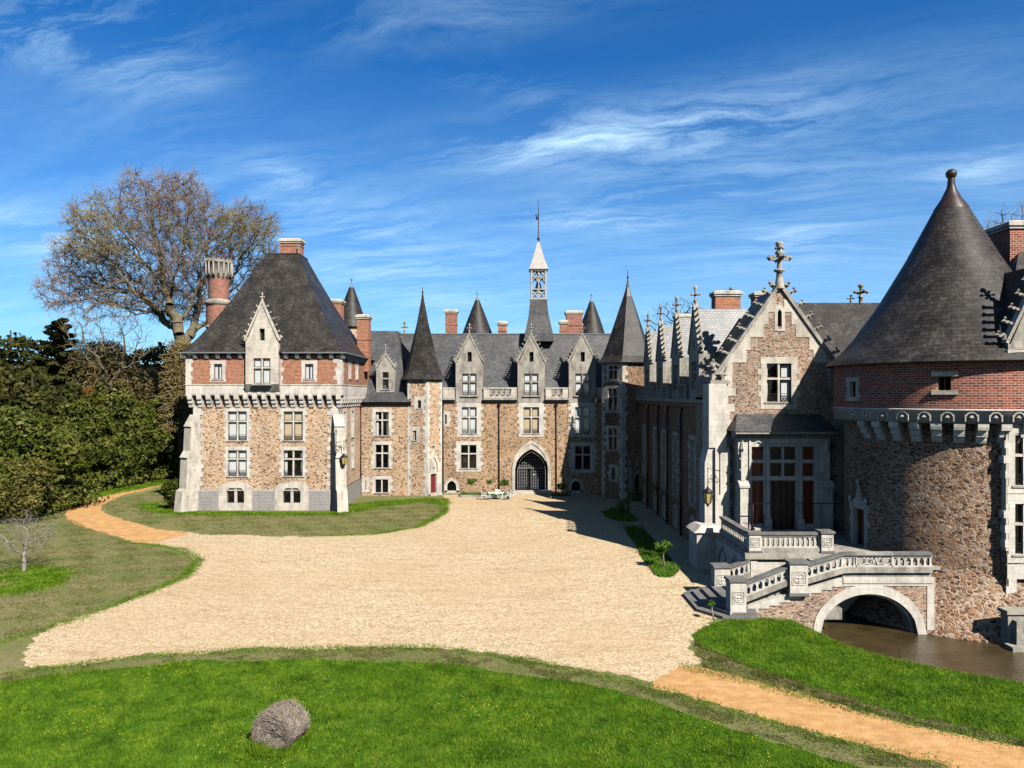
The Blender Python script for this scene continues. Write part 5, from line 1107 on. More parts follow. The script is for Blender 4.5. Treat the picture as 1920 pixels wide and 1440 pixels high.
for k, sg in enumerate((-1, 1)):
    for i in range(6):
        w2_ = .34 if i % 2 else .22; a, b = (.53, .53+w2_) if sg > 0 else (-.53-w2_, -.53); tbox(m_, r0, a_d, a, b, 2.35+i*.4, 2.75+i*.4, -.4, .06)
fr = tbox(m_, r0, a_d, -.8, .8, 4.55, 4.85, -.4, .14); m_.prism(fr, [(-.6, 4.85), (.6, 4.85), (.2, 5.2), (0, 5.9), (-.2, 5.2)], -.2, .1)
for u in (-.75, .75, 0): m_.octa(fr.P(u, 5.0 if u else 6.0, .1), .14, .14, .25)
dr_ = m_.build('door', 'stone_pale', RT); m_ = MB(); tbox(m_, r0, a_d, -.54, .54, 2.36, 4.54, -.36, -.3); m_.build('door_leaf', 'wood_dark', dr_)
# slit windows seen low on the left flank
m_ = MB()
for k in range(38):
    a = -math.pi+2*math.pi*(k+.5)/38
    if not (-3.05 < a < -.6): continue
    fr = FR((tx+5.58*math.cos(a), ty+5.58*math.sin(a), 0), (math.cos(a), math.sin(a), 0)); q = MB(); q.side(fr, corbel_prof(8.55, 9.56, .60), -.24, .24); q.build('corbel', 'stone_white', RT)
m_.rev(tx, ty, [(5.55, 9.55), (6.2, 9.56), (6.2, 10.17), (6.25, 10.19), (6.25, 10.27), (6.18, 10.28)], 96)
for k in range(38):
    a = -math.pi+2*math.pi*k/38
    if not (-3.1 < a < -.6): continue
    fr = FR((tx+6.2*math.cos(a), ty+6.2*math.sin(a), 0), (math.cos(a), math.sin(a), 0))
    pr = [(.24*math.cos(t_*math.pi/5), 9.92+.20*math.sin(t_*math.pi/5)) for t_ in range(6)]
    for p, q in zip(pr[:-1], pr[1:]): m_.beam(fr.P(*p, .02), fr.P(*q, .02), .08, .05)
    m_.octa(fr.P(0, 9.86, .02), .12, .12, .13); m_.fbox(fr, -.30, -.24, 9.66, 10.0, -.02, .05); m_.fbox(fr, .24, .30, 9.66, 10.0, -.02, .05)
m_.build('frieze', 'stone_white', RT)
aw = [hit(1600, 6.18)[0], hit(1771, 6.18)[0]]; wo = [(aw[0]-.30/6.18, aw[0]+.30/6.18, 10.85, 11.75), (aw[1]-.28/6.18, aw[1]+.28/6.18, 11.2, 11.95)]
m_ = MB(); cyl(m_, 6.18, 10.27, 13.02, wo, 96); m_.build('brick_storey', ['brick_red', 'interior'], RT)
for i, o in enumerate(wo):
    m_ = MB(); a = (o[0]+o[1])/2; hw = (o[1]-o[0])/2*6.18
    if i == 0:
        for k in range(3):
            w2_ = .2 if k % 2 else .3; h = (o[3]-o[2])/3
            tbox(m_, 6.18, a, -hw-w2_, -hw+.02, o[2]+k*h, o[2]+(k+1)*h, -.4, .06); tbox(m_, 6.18, a, hw-.02, hw+w2_, o[2]+k*h, o[2]+(k+1)*h, -.4, .06)
    e_ = .3 if i == 0 else .30
    tbox(m_, 6.18, a, -hw-e_, hw+e_, o[3]-.02, o[3]+.22, -.3, .08); fr = tbox(m_, 6.18, a, -hw-e_, hw+e_, o[2]-.2, o[2]+.02, -.3, .1)
    r_ = m_.build('window', 'stone_pale', RT); q = MB(); q.fbox(fr, -hw, -hw+.06, o[2], o[3], -.3, -.2); q.fbox(fr, hw-.06, hw, o[2], o[3], -.3, -.2); q.fbox(fr, -.03, .03, o[2], o[3], -.3, -.22); q.fbox(fr, -hw, hw, o[3]-.06, o[3], -.3, -.2); q.build('sash', 'sash_wood', r_)
m_ = MB(); m_.rev(tx, ty, [(6.65, 12.68), (6.62, 12.78), (5.97, 13.28), (5.17, 14.2), (3.76, 16.3), (2.34, 18.8), (.88, 21.7)], 96, us=4.0); m_.rev(tx, ty, [(6.65, 12.68), (6.0, 12.86)], 96); m_.build('cone_roof', 'slate_tower', RT)
m_ = MB(); m_.rev(tx, ty, [(.93, 21.6), (.9, 21.72), (.52, 22.3), (.23, 22.95), (.21, 23.1), (.17, 23.5)], 20); m_.ball((tx, ty, 23.72), .30, n=14); m_.build('finial', 'copper_dark', RT)

# ================================================================== end building at the right edge
EB = thing('end_building', (29, 40, 0), 'pale dressed end building cut by the right edge, with crocketed dormer', 'building')
D = 35.05; fe2 = front(D); xa = W(1887, D)
cw = (W(1902, D), W(1942, D)); ops = [(*cw, H(765, D), 12.65), (*cw, H(911, D), H(812, D)), (*cw, H(1040, D), H(944, D))]; dz = (W(1905, D), W(1945, D), .2, H(1085, D))
m_ = MB(); facade(m_, fe2, xa, 34, -2, 9.0, ops[1:]+[dz]); m_.poly([(xa, D, -2), (xa, 40, -2), (xa, 40, 13), (xa, D, 13)]); m_.build('wall', ['rubble_tower', 'interior'], EB)
m_ = MB(); facade(m_, FR((0, D, 0), (0, -1, 0)), xa, 34, 9.0, 13.1, [(ops[0][0], ops[0][1], ops[0][2], 12.65)]); m_.fbox(fe2, xa-.03, xa+.30, 3.3, 9.0, -.3, .02)
m_.fbox(fe2, xa-.1, 34, 12.9, 13.2, -.4, .25); m_.build('upper_wall', ['stone_pale', 'interior'], EB)
window(EB, fe2, *ops[0], tr=[11.5], wl=.3, ws=.25, rail=True, stone='stone_pale', top=.2)
for o in ops[1:]: window(EB, fe2, *o, tr=[o[2]+1.5], wl=.5, ws=.32, rail=True, top=.5, bot=.4)
m_ = MB(); tooth(m_, fe2, dz[0], dz[1], 0, dz[3], -.34, .03, .55, .4, .4, .7, .1); r_ = m_.build('door', 'stone_white', EB); m_ = MB(); m_.fbox(fe2, dz[0], dz[1], .1, dz[3], -.3, -.25); m_.build('door_leaf', 'wood_dark', r_)
dormer(EB, fe2, W(1963, D), W(1963, D)*2-2*(xa+.05), 13.0, 13.5, 17.6, 19.2, None, (25.4, 25.9, 14.2, 15.0), 7, stone='stone_weathered', roof='slate_brown', cs=.42, nc=6, d0=.06)
m_ = MB(); m_.poly([(xa, D+.2, 13.1), (36, D+.2, 13.1), (36, 40, 19), (28.5, 40, 19)]); m_.poly([(xa, D+.2, 13.1), (28.5, 40, 19), (xa+2, 46, 13.1)]); m_.poly([(28.5, 40, 19), (36, 40, 19), (36, 46, 13.1), (xa+2, 46, 13.1)]); m_.build('roof', 'slate_brown', EB)
chimney(EB, 30.0, 41.4, 14, 20.9, 3.6, 2.3, 'brick_red', 'stone_pale')
PB = MB(); PB.box(W(1890, 33.2), 28, 33.2, 33.7, -1.6, .75); PB.box(W(1886, 33.2), 28, 33.1, 33.8, .75, .92); PB.box(W(1898, 33.2), W(1912, 33.2), 32.9, 33.2, -1.6, .5); PB.box(W(1888, 33), 28, 32.6, 33.2, -1.6, -.6)
PB.build('stone_parapet', 'stone_weathered', label='low grey stone parapet rising from the moat at the right edge', cat='parapet')

# ================================================================== terrace with staircase and bridge arch
TS = thing('terrace_staircase', (16, 38, 0), 'white stone terrace and balustraded staircase bridging the moat', 'staircase')
fs_ = front(35.0)
def bal(par, fr, u0, zb0, u1, zb1, d1, h=.98, th=.28, sp=.30, stone='stone_white', ends=(0, 0), cap=True):
    """pierced parapet, level or sloping; zb = underside"""
    d0 = d1-th; m_ = MB(); P = fr.P
    def zz(u): return zb0+(zb1-zb0)*(u-u0)/(u1-u0)
    def band(mb, a, b, lo, hi, p, q): mb.prism(fr, [(a, zz(a)+lo), (b, zz(b)+lo), (b, zz(b)+hi), (a, zz(a)+hi)], p, q)
    band(m_, u0, u1, .26, .33, d0+.02, d1-.02)
    band(m_, u0, u1, h-.24, h-.12, d0+.03, d1-.03)
    n = max(2, round((u1-u0)/sp)); s = (u1-u0)/n
    for i in range(n+1):
        u = min(max(u0+i*s, u0+.05), u1-.05); m_.fbox(fr, u-.05, u+.05, zz(u)+.32, zz(u)+h-.2, d0+.07, d1-.07)
        m_.fbox(fr, u-.075, u+.075, zz(u)+.31, zz(u)+.40, d0+.05, d1-.05)
    for i in range(n):
        a = u0+i*s+.05; b = a+s-.10; c = (a+b)/2; za_, zc_ = zz(a)+h-.40, zz(c)+h-.24
        for p, q in (((a, za_), (c, zc_)), ((b, zz(b)+h-.40), (c, zc_))): m_.prism(fr, [p, q, (p[0], q[1]+.02)], d0+.08, d1-.08)
    o = m_.build('balustrade', stone, par)
    c_ = MB(); band(c_, u0, u1, h-.12, h, d0-.05, d1+.06); c_.build('coping', 'stone_dark', o)
    b_ = MB(); band(b_, u0, u1, 0, .26, d0-.02, d1+.05); b_.build('base_moulding', 'stone_weathered', o); return o
def newel(par, fr, u0, u1, zb, zt, d1, th=.8, base=None):
    m_ = MB(); d0 = d1-th; m_.fbox(fr, u0, u1, zb, zt-.12, d0, d1); b = MB()
    c = (u0+u1)/2; w_ = (u1-u0)*.32; zc_ = zb+(zt-zb)*.52
    for k in range(12):
        a = k*math.pi/6; a2 = (k+1)*math.pi/6; f = .85*w_
        m_.beam(fr.P(c+f*math.cos(a), zc_+f*math.sin(a), d1+.01), fr.P(c+f*math.cos(a2), zc_+f*math.sin(a2), d1+.01), .05, .05)
    for k in range(4):
        a = k*math.pi/2; m_.octa(fr.P(c+.48*w_*math.cos(a), zc_+.48*w_*math.sin(a), d1), .30*w_, .05, .30*w_); a += math.pi/4; m_.octa(fr.P(c+1.2*w_*math.cos(a), zc_+1.2*w_*math.sin(a), d1), .16*w_, .04, .16*w_)
    for u_ in (-1.15, 1.15): m_.fbox(fr, c+u_*w_-.02, c+u_*w_+.02, zc_-1.15*w_, zc_+1.15*w_, d1-.02, d1+.03); m_.fbox(fr, c-1.15*w_+.02, c+1.15*w_-.02, zc_+u_*w_-.02, zc_+u_*w_+.02, d1-.02, d1+.03)
    m_.octa(fr.P(c, zc_, d1), .12, .06, .12); o = m_.build('newel', 'stone_white', par)
    b.fbox(fr, u0-.07, u1+.07, zt-.12, zt, d0-.07, d1+.07); b.fbox(fr, u0-.05, u1+.05, zb-.02, zb+.12, d0-.05, d1+.04); b.build('coping', 'stone_dark', o); return o
# body of the stair and the landing (rubble with the arch)
au0, au1, azs, azt = 15.15, 20.05, -1.0, 1.18
pr = arch(au0, au1, azs, azt, 20, False)
fsw = FR((0, 35.05, 0), (0, -1, 0)); L1 = lambda u: .55+(u-11.4)*(2.0-.55)/(16.3-11.4)
m_ = MB(); P = fsw.P
top = lambda u: min(2.0, max(.2, L1(u)))
us_ = [11.4]+[11.4+.5*i for i in range(1, 8)]+[p[0] for p in pr]+[20.9]
us_ = sorted(set([u for u in us_ if u <= au0 or u >= au0]))
def az(u):
    if u <= au0 or u >= au1: return -2.2
    x = (u-(au0+au1)/2)/((au1-au0)/2); return azs+(azt-azs)*math.sqrt(max(0, 1-x*x))
for a, b in zip(us_[:-1], us_[1:]):
    if a >= au0-1e-6 and b <= au1+1e-6: za_, zb_ = az(a+1e-6) if a > au0 else azs, az(b-1e-6) if b < au1 else azs
    else: za_ = zb_ = -2.2
    m_.poly([P(a, za_), P(b, zb_), P(b, top(b)), P(a, top(a))])
m_.poly([P(11.4, -1), P(11.4, top(11.4)), P(11.4, top(11.4), -.4), P(11.4, -1, -.4)])
m_.build('stair_wall', ['rubble_gable'], TS)
m_ = MB()
for a, b in zip(pr[:-1], pr[1:]): m_.poly([P(*a), P(*b), P(*b, -3.5), P(*a, -3.5)])
m_.poly([P(au0, azs), P(au0, -2.2), P(au0, -2.2, -3.5), P(au0, azs, -3.5)]); m_.poly([P(au1, azs), P(au1, -2.2), P(au1, -2.2, -3.5), P(au1, azs, -3.5)]); m_.build('vault', 'stone_weathered', TS)
m_ = MB(); arch_ring(m_, fsw, au0, au1, -2.2, azs, azt, .42, -.5, .05, 24, False, .0); arch_ring(m_, fsw, au0+.16, au1-.16, -2.2, azs, azt-.14, .16, -.9, -.25, 24, False, .0)
m_.build('arch_ring', 'stone_white', TS)
m_ = MB(); m_.fbox(fsw, 16.3, 20.75, 1.72, 2.0, -.3, .09); m_.fbox(fsw, 16.3, 20.75, 1.58, 1.72, -.3, .04)
for k in range(9):
    u = 11.6+.52*k; m_.prism(fsw, [(u, L1(u)-.30), (u+.52, L1(u)-.30), (u+.52, L1(u+.52)-.02), (u, L1(u)-.02)], -.3, .04+.001*k)
m_.fbox(fsw, 20.45, 20.8, -.6, 1.58, -4.0, .03); m_.build('string_course', 'stone_white', TS)
# treads
n = 12
for k in range(n):
    m_ = MB(); ua = 11.4+(16.3-11.4)*k/n; m_.box(ua, ua+(16.3-11.4)/n+.06, 35.3, 38.3, max(-.1, .62+(2.2-.62)*k/n-.25), .62+(2.2-.62)*(k+1)/n); m_.build('step', 'stone_weathered', TS)
m_ = MB(); m_.box(11.4, 16.3, 35.1, 38.5, -.1, .45); m_.box(16.3, 20.7, 35.1, 38.6, 2.0, 2.2); m_.box(20.7, 23.0, 36.5, 38.6, 2.0, 2.19); m_.build('landing', 'stone_weathered', TS)
fl_ = [(9.35, 36.0), (9.35, 38.9), (10.1, 39.7), (12.0, 39.7), (12.0, 34.7), (10.3, 34.75)]
for k in range(4):
    e = .48*k; q = [(9.35+e, 36.0+e*.25), (9.35+e, 38.9-e*.1), (10.1+e, 39.7-e*.35), (12.0, 39.7-e*.35), (12.0, 34.7+e*.28), (10.3+e*.8, 34.75+e*.28)]
    m_ = MB(); z0, z1 = .155*k-.05*(k == 0), .155*(k+1)
    m_.poly([(x, y, z1) for x, y in q]); 
    for i in range(len(q)): a, b = q[i], q[(i+1) % len(q)]; m_.poly([(*a, z0), (*b, z0), (*b, z1), (*a, z1)])
    m_.build('step', 'stone_dark', TS)
newel(TS, fs_, 10.72, 11.5, .1, 1.92, .12, .78); newel(TS, fs_, 13.62, 14.5, 1.15, 2.82, .18, .6)
bal(TS, fs_, 11.5, .78, 13.62, 1.62, .0); bal(TS, fs_, 14.5, 1.68, 16.35, 2.22, .0); 
bal(TS, fs_, 16.35, 2.22, 16.95, 2.24, .0); bal(TS, fs_, 18.75, 2.24, 20.7, 2.24, .0)
m_ = MB(); fr = fs_; m_.fbox(fr, 16.95, 18.75, 2.50, 2.58, -.26, -.02); m_.fbox(fr, 16.95, 18.75, 3.0, 3.10, -.25, -.03)
for sg in (-1, 1):
    c = 17.85
    for (r_, ox) in ((.19, .62), (.13, .28)):
        p = None
        for k in range(11):
            a = k*math.pi*2/10; qv = fr.P(c+sg*ox+r_*math.cos(a)*1.2, 2.79+r_*math.sin(a), -.14)
            if p is not None: m_.beam(p, qv, .14, .05)
            p = qv
m_.beam(fr.P(17.65, 2.6, -.14), fr.P(17.75, 3.0, -.14), .14, .05); m_.beam(fr.P(17.75, 3.0, -.139), fr.P(17.85, 2.7, -.139), .14, .05); m_.beam(fr.P(17.85, 2.7, -.14), fr.P(17.95, 3.0, -.14), .14, .05); m_.beam(fr.P(17.95, 3.0, -.139), fr.P(18.05, 2.6, -.139), .14, .05)
for u in (16.97, 18.73): m_.fbox(fr, u-.03, u+.03, 2.5, 3.1, -.25, -.02)
o = m_.build('carved_panel', 'stone_white', TS); m_ = MB(); m_.fbox(fr, 16.95, 18.75, 2.24, 2.5, -.3, .05); m_.fbox(fr, 16.95, 18.75, 3.1, 3.22, -.33, .06); m_.build('coping', 'stone_weathered', o)
fr = front(38.4); newel(TS, fr, 10.95, 11.75, .15, 1.75, .0, .7); bal(TS, fr, 11.75, .70, 12.9, 1.12, -.1)
# terrace: wall, floor, balustrade
fr = front(38.6); m_ = MB(); facade(m_, fr, 12.75, 21.5, -2.2, 2.1); m_.poly([(12.75, 38.6, -.2), (12.75, 45.6, -.2), (12.75, 45.6, 2.1), (12.75, 38.6, 2.1)])
m_.fbox(fr, 12.95, 13.3, 0, 2.1, -.1, .06); m_.build('terrace_wall', 'stone_white', TS)
for k in range(2):
    m_ = MB(); q = FR((12.75, 0, 0), (-1, 0, 0)); arch_ring(m_, q, -41.2-k*2.4, -40.0-k*2.4, 0, .9, 1.6, .2, -.2, .06, 8); m_.build('blind_arch', 'stone_weathered', TS)
m_ = MB(); m_.box(12.7, 22.0, 38.55, 45.9, 2.1, 2.4); m_.side(fr, [(0, 1.95), (.18, 2.1), (.18, 2.42), (0, 2.42)], 12.6, 17.4); m_.build('terrace_floor', 'stone_weathered', TS)
newel(TS, fr, 12.85, 13.5, 2.42, 3.55, .12, .5); newel(TS, fr, 16.75, 17.4, 2.42, 3.6, .14, .65); bal(TS, fr, 13.5, 2.42, 16.75, 2.42, .0, h=1.08, sp=.27)
q = FR((12.85, 0, 0), (-1, 0, 0)); bal(TS, q, -43.9, 2.42, -39.0, 2.42, .0, h=1.08, sp=.3, stone='stone_pale')

HR = MB(); HR.tube([(14.45, 43.5, 4.35), (21.8, 43.5, 4.32)], .03, 6)
for x in (14.45, 14.75, 18.9): HR.tube([(x, 43.5, 2.4), (x, 43.5, 4.35)], .025, 6)
HR.tube([(14.45, 43.5, 2.7), (13.9, 43.5, 2.7)], .02, 5); HR.tube([(14.45, 43.5, 3.1), (14.2, 43.9, 3.1)], .02, 5)
HR.build('handrail', 'iron', label='thin bare metal handrail standing on the terrace before the porch window', cat='handrail')

# ================================================================== lanterns
def lantern(name, x, y, z, label, face):
    o = thing(name, (x, y, z), label, 'lantern', 'wrought iron wall lanterns'); m_ = MB()
    c = Vector((x, y, z))
    m_.tube([c+Vector((face*.7, 0, 2.1)), c+Vector((0, 0, 2.3)), c+Vector((0, 0, 1.0))], .035, 6)
    m_.tube([c+Vector((face*.75, 0, .6)), c+Vector((face*.75, 0, 3.1))], .04, 6); m_.octa(c+Vector((face*.75, 0, 3.2)), .08, .08, .2)
    for k in range(5):
        a0 = k*1.2; p = [c+Vector((face*(.15+.13*k)+.12*math.cos(a0+t_), 0, 1.5+.25*math.sin(k)+.14*math.sin(a0+t_))) for t_ in (0, 1.2, 2.4, 3.6, 4.8)]
        m_.tube(p, .02, 4)
    m_.build('bracket', 'iron', o)
    m_ = MB(); m_.rev(x, y, [(.06, z+1.1), (.12, z+1.0), (.36, z+.78), (.34, z+.74)], 6); 
    for k in range(6):
        a = k*math.pi/3; m_.tube([(x+.33*math.cos(a), y+.33*math.sin(a), z+.76), (x+.2*math.cos(a), y+.2*math.sin(a), z+.08)], .022, 4)
    m_.rev(x, y, [(.22, z+.1), (.1, z), (.03, z-.15)], 6); m_.build('lantern_frame', 'iron', o)
    m_ = MB(); m_.rev(x, y, [(.19, z+.1), (.30, z+.74)], 6, smooth=False); m_.build('lamp_glass', 'lamp_glass', o)
lantern('wall_lantern', W(645, 66.5), 66.5, H(872, 66.5), 'iron wall lantern on scrolled bracket at the square pavilion corner', -1)
lantern('wall_lantern', W(1327, 44.4), 44.4, H(946, 44.4), 'iron wall lantern on scrolled bracket above the terrace pier', 1)

# ================================================================== foliage builders
def quads(C, size, nrm=None, flat=.6):
    n = len(C); a = RS.normal(size=(n, 3)); 
    if nrm is not None: a = a*flat+nrm
    a /= np.linalg.norm(a, axis=1, keepdims=True); b = np.cross(a, RS.normal(size=(n, 3))); b /= np.linalg.norm(b, axis=1, keepdims=True); c = np.cross(a, b)
    s = (size*RS.uniform(.55, 1.35, n))[:, None]; e = RS.uniform(.45, .7, n)[:, None]
    V = np.stack([C-b*s, C-c*s*e, C+b*s, C+c*s*e], 1).reshape(-1, 3); return V, np.arange(4*n).reshape(-1, 4)
def blobs(bl, n, depth=.35, nz=.16):
    """points in the outer shell of a set of ellipsoids (x,y,z,rx,ry,rz), minus those deep inside another"""
    B = np.array(bl, float); ar = B[:, 3]*B[:, 5]; pick = RS.choice(len(B), n, p=ar/ar.sum()); d = RS.normal(size=(n, 3)); d /= np.linalg.norm(d, axis=1, keepdims=True)
    ph = RS.uniform(0, 6, 3)
    rr = 1-depth*RS.rand(n)**1.6+nz*(np.sin(d[:, 0]*7+ph[0]+pick)*np.sin(d[:, 1]*6+ph[1])+np.sin(d[:, 2]*9+ph[2]+pick*1.7)*.7)
    C = B[pick, :3]+d*B[pick, 3:]*rr[:, None]; keep = np.ones(n, bool)
    for k in range(len(B)):
        q = (C-B[k, :3])/B[k, 3:]; keep &= ~((np.sum(q*q, 1) < .42) & (pick != k))
    keep &= C[:, 2] > -.05
    return C[keep], d[keep]
def foliage(name, bl, n, size, mat, parent=None, up=.25, **tg):
    C, d = blobs(bl, n); d = d+np.array([0, 0, up]); V, Fq = quads(C, size, d*.8, .75); return np_mesh(name, V, Fq, mat, parent, **tg)
def lumpy(x, y, z, rx, ry, rz, k, s=.45, seed=0):
    rs = np.random.RandomState(seed); out = [(x, y, z, rx*.72, ry*.72, rz*.72)]
    for i in range(k):
        d = rs.normal(size=3); d /= np.linalg.norm(d); q = rs.uniform(.55, .85); f = s*rs.uniform(.7, 1.2)
        out.append((x+d[0]*rx*q, y+d[1]*ry*q, z+d[2]*rz*q, rx*f, ry*f, rz*f*.8))
    return out
def branch_mesh(name, segs, mat, parent=None, n=5, **tg):
    """segs: array (k,8) p0 p1 r0 r1 -> one mesh of open tapered tubes"""
    S_ = np.array(segs); p0, p1, r0, r1 = S_[:, :3], S_[:, 3:6], S_[:, 6], S_[:, 7]; t = p1-p0; t /= np.linalg.norm(t, axis=1, keepdims=True)+1e-9
    ref = np.where(np.abs(t[:, 2:3]) < .9, np.array([[0, 0, 1.]]), np.array([[1., 0, 0]])); a = np.cross(t, ref); a /= np.linalg.norm(a, axis=1, keepdims=True); b = np.cross(t, a)
    V = []
    for (p, r) in ((p0, r0), (p1, r1)):
        for k in range(n):
            w_ = 2*math.pi*k/n; V.append(p+(a*math.cos(w_)+b*math.sin(w_))*r[:, None])
    V = np.stack(V, 1).reshape(-1, 3); m = len(S_); base = np.arange(m)[:, None]*(2*n); Fq = []
    for k in range(n): Fq.append(np.concatenate([base+k, base+(k+1) % n, base+n+(k+1) % n, base+n+k], 1))
    Fq = np.stack(Fq, 1).reshape(-1, 4); return np_mesh(name, V, Fq, mat, parent, **tg)
def colonize(trunk, env, natt, step, infl, kill, seed=0, iters=140, wob=.34):
    """space colonisation: trunk = list of points, env = ellipsoids; returns nodes, parents"""
    rs = np.random.RandomState(seed); B = np.array(env, float); vol = B[:, 3]*B[:, 4]*B[:, 5]; pk = rs.choice(len(B), natt, p=vol/vol.sum())
    d = rs.normal(size=(natt, 3)); d /= np.linalg.norm(d, axis=1, keepdims=True); A = B[pk, :3]+d*B[pk, 3:]*(rs.rand(natt, 1)**.38)
    nodes = [Vector(p) for p in trunk]; par = [-1]+list(range(len(trunk)-1)); alive = [Vector(a) for a in A]
    for _ in range(iters):
        kd = kdtree.KDTree(len(nodes))
        for i, p in enumerate(nodes): kd.insert(p, i)
        kd.balance(); acc = {}; nxt = []
        for a in alive:
            c, i, dd = kd.find(a)
            if dd < kill: continue
            nxt.append(a)
            if dd < infl: acc[i] = acc.get(i, Vector((0, 0, 0)))+(a-c).normalized()
        alive = nxt
        if not acc: break
        for i, v in acc.items():
            if v.length < .05: v = Vector(rs.normal(size=3))
            nodes.append(nodes[i]+(v.normalized()+Vector(rs.normal(size=3))*wob).normalized()*step); par.append(i)
        if len(nodes) > 15000: break
    return nodes, par
def bare_tree(name, trunk, env, natt, step, infl, kill, rt, label, seed, bark='bark', twig='twig_red', tw=(4, 1.3), tip=.02, group=None, iters=140, tr=.016):
    nodes, par = colonize(trunk, env, natt, step, infl, kill, seed, iters); n = len(nodes); kids = [0]*n; acc = [0.0]*n
    for i in range(n-1, -1, -1):
        r = max(acc[i], tip**2.25)
        if par[i] >= 0: acc[par[i]] += r; kids[par[i]] += 1
        acc[i] = r
    rad = [a**(1/2.25) for a in acc]; k = rt/rad[0]; rm = max(rad); rad = [tip+(rt-tip)*max(0, (r-tip)/(rm-tip))**1.3 if rm > tip else tip for r in rad]
    best = {}
    for i in range(1, n):
        p = par[i]
        if p not in best or rad[i] > rad[best[p]]: best[p] = i
    thick, thin, tws = [], [], []; rs = np.random.RandomState(seed+9)
    for i in range(1, n):
        p = par[i]; s_ = (*nodes[p], *nodes[i], rad[p] if best[p] == i else min(rad[p], rad[i]*1.35), rad[i]); (thick if rad[i] > tip*3.2 else thin).append(s_)
        if rad[i] < tip*2.2:
            dr = (nodes[i]-nodes[p]).normalized()
            for _ in range(tw[0] if kids[i] == 0 else max(1, tw[0]//2)):
                v = (dr*.8+Vector(rs.normal(size=3))*.75).normalized(); L = tw[1]*rs.uniform(.5, 1.2); q = nodes[i]+v*L*.6; e = q+(v+Vector(rs.normal(size=3))*.5).normalized()*L*.6
                tws.append((*nodes[i], *q, tr, tr*.8)); tws.append((*q, *e, tr*.8, tr*.5))
                e2 = q+(v+Vector(rs.normal(size=3))*.8).normalized()*L*.5; tws.append((*q, *e2, tr*.7, tr*.5))
    o = thing(name, trunk[0], label, 'tree', group)
    branch_mesh('trunk', thick, bark, o, 7); branch_mesh('branches', thin, bark, o, 4); 
    if name == 'plane_tree':
        ol = [t_ for i, t_ in enumerate(tws) if (math.sin(t_[0]*.35+1)+math.sin(t_[2]*.45)+math.cos(t_[0]*.9+t_[2]*.6)) > .55]; rd_ = [t_ for t_ in tws if (math.sin(t_[0]*.35+1)+math.sin(t_[2]*.45)+math.cos(t_[0]*.9+t_[2]*.6)) <= .55]
        branch_mesh('twigs', rd_, twig, o, 3); branch_mesh('twigs', ol, 'twig_olive', o, 3)
    else: branch_mesh('twigs', tws, twig, o, 3)
    return o

# ================================================================== trees and shrubs at the left
D = 92
def C_(px, py, rx, rz, dy=0, ry=None, D=D): return (W(px, D), D+dy, H(py, D), rx*D/F, (ry or rx)*D/F*.8, rz*D/F)
tb = [(W(352, D), D, -1)]+[(W(352-i*1.2, D)+.1*math.sin(i), D, -1+i*1.6) for i in range(1, 12)]
env = [C_(330, 440, 95, 110), C_(230, 440, 85, 75, -2), C_(150, 500, 80, 65, 2), C_(110, 545, 48, 45), C_(420, 450, 90, 75, 2), C_(330, 360, 60, 42), C_(270, 360, 38, 40, -2), C_(470, 430, 55, 50, -1), C_(290, 540, 110, 60, 3), C_(400, 560, 70, 60, 4), C_(200, 560, 60, 40)]
bare_tree('plane_tree', tb, env, 7500, .75, 9.0, 1.15, 1.15, 'huge bare plane tree with reddish twigs rising behind the square pavilion', 3, tw=(12, 1.4), tip=.035, tr=.027)
bare_tree('bare_tree', [(W(205, 88), 88, 0), (W(207, 88), 88, 4), (W(212, 88), 88, 8), (W(206, 88), 88, 11)], [C_(205, 640, 55, 45, -4, D=88), C_(260, 640, 50, 55, -3, D=88), C_(180, 600, 30, 25, -4, D=88)], 900, .7, 7, 1.1, .3, 'slim bare tree standing left of the plane tree trunk', 11, tw=(3, 1.2), tip=.035, twig='twig_olive', tr=.02)
bare_tree('bare_tree', [(W(1265, 110), 110, 0), (W(1265, 110), 110, 14), (W(1265, 110), 110, 20)], [C_(1265, 600, 55, 45, D=110), C_(1240, 620, 40, 35, D=110), C_(1300, 590, 35, 35, D=110)], 900, .8, 9, 1.4, .4, 'bare tree top showing above the side wing dormers', 12, tip=.04, tw=(3, 1.3), twig='bark_dark', bark='bark_dark', tr=.02)
bare_tree('bare_tree', [(W(1895, 75), 75, 0), (W(1895, 75), 75, 22), (W(1893, 75), 75, 27)], [C_(1890, 425, 45, 35, D=75), C_(1920, 415, 40, 38, D=75)], 700, .6, 7, 1.0, .3, 'bare tree crown showing above the large red chimney', 13, tip=.035, tw=(3, 1.1), bark='bark_dark', tr=.016)
def evergreen(name, px, pt, D, rx, base_z, label, mat, n, size, seed, k=14, ry=None, group=None, cat='tree'):
    zt = H(pt, D); o = thing(name, (W(px, D), D, 0), label, cat, group); cz = (zt+base_z)/2; rz = (zt-base_z)/2
    m_ = MB(); m_.tube([(W(px, D), D, -.2), (W(px, D)+.2, D, cz), (W(px, D), D, zt-.8)], [.45, .3, .08], 8); m_.build('trunk', 'bark_dark', o)
    foliage('crown', lumpy(W(px, D), D, cz, rx, ry or rx*.8, rz, k, .42, seed), n, size, mat, o); return o
evergreen('yew_tree', 20, 608, 96, 9, 0, 'broad dark yew at the left edge of the wood', 'conifer', 15000, .42, 1)
evergreen('yew_tree', -90, 630, 90, 9, 0, 'dark yew cut by the left edge of the picture', 'conifer', 9000, .42, 2)
evergreen('yew_tree', 165, 655, 104, 9, 0, 'dark evergreen behind the ivy-clad tree', 'conifer', 12000, .45, 4)
evergreen('yew_tree', 300, 670, 110, 10, 0, 'dark evergreen deep behind the plane tree trunk', 'conifer', 12000, .5, 5)
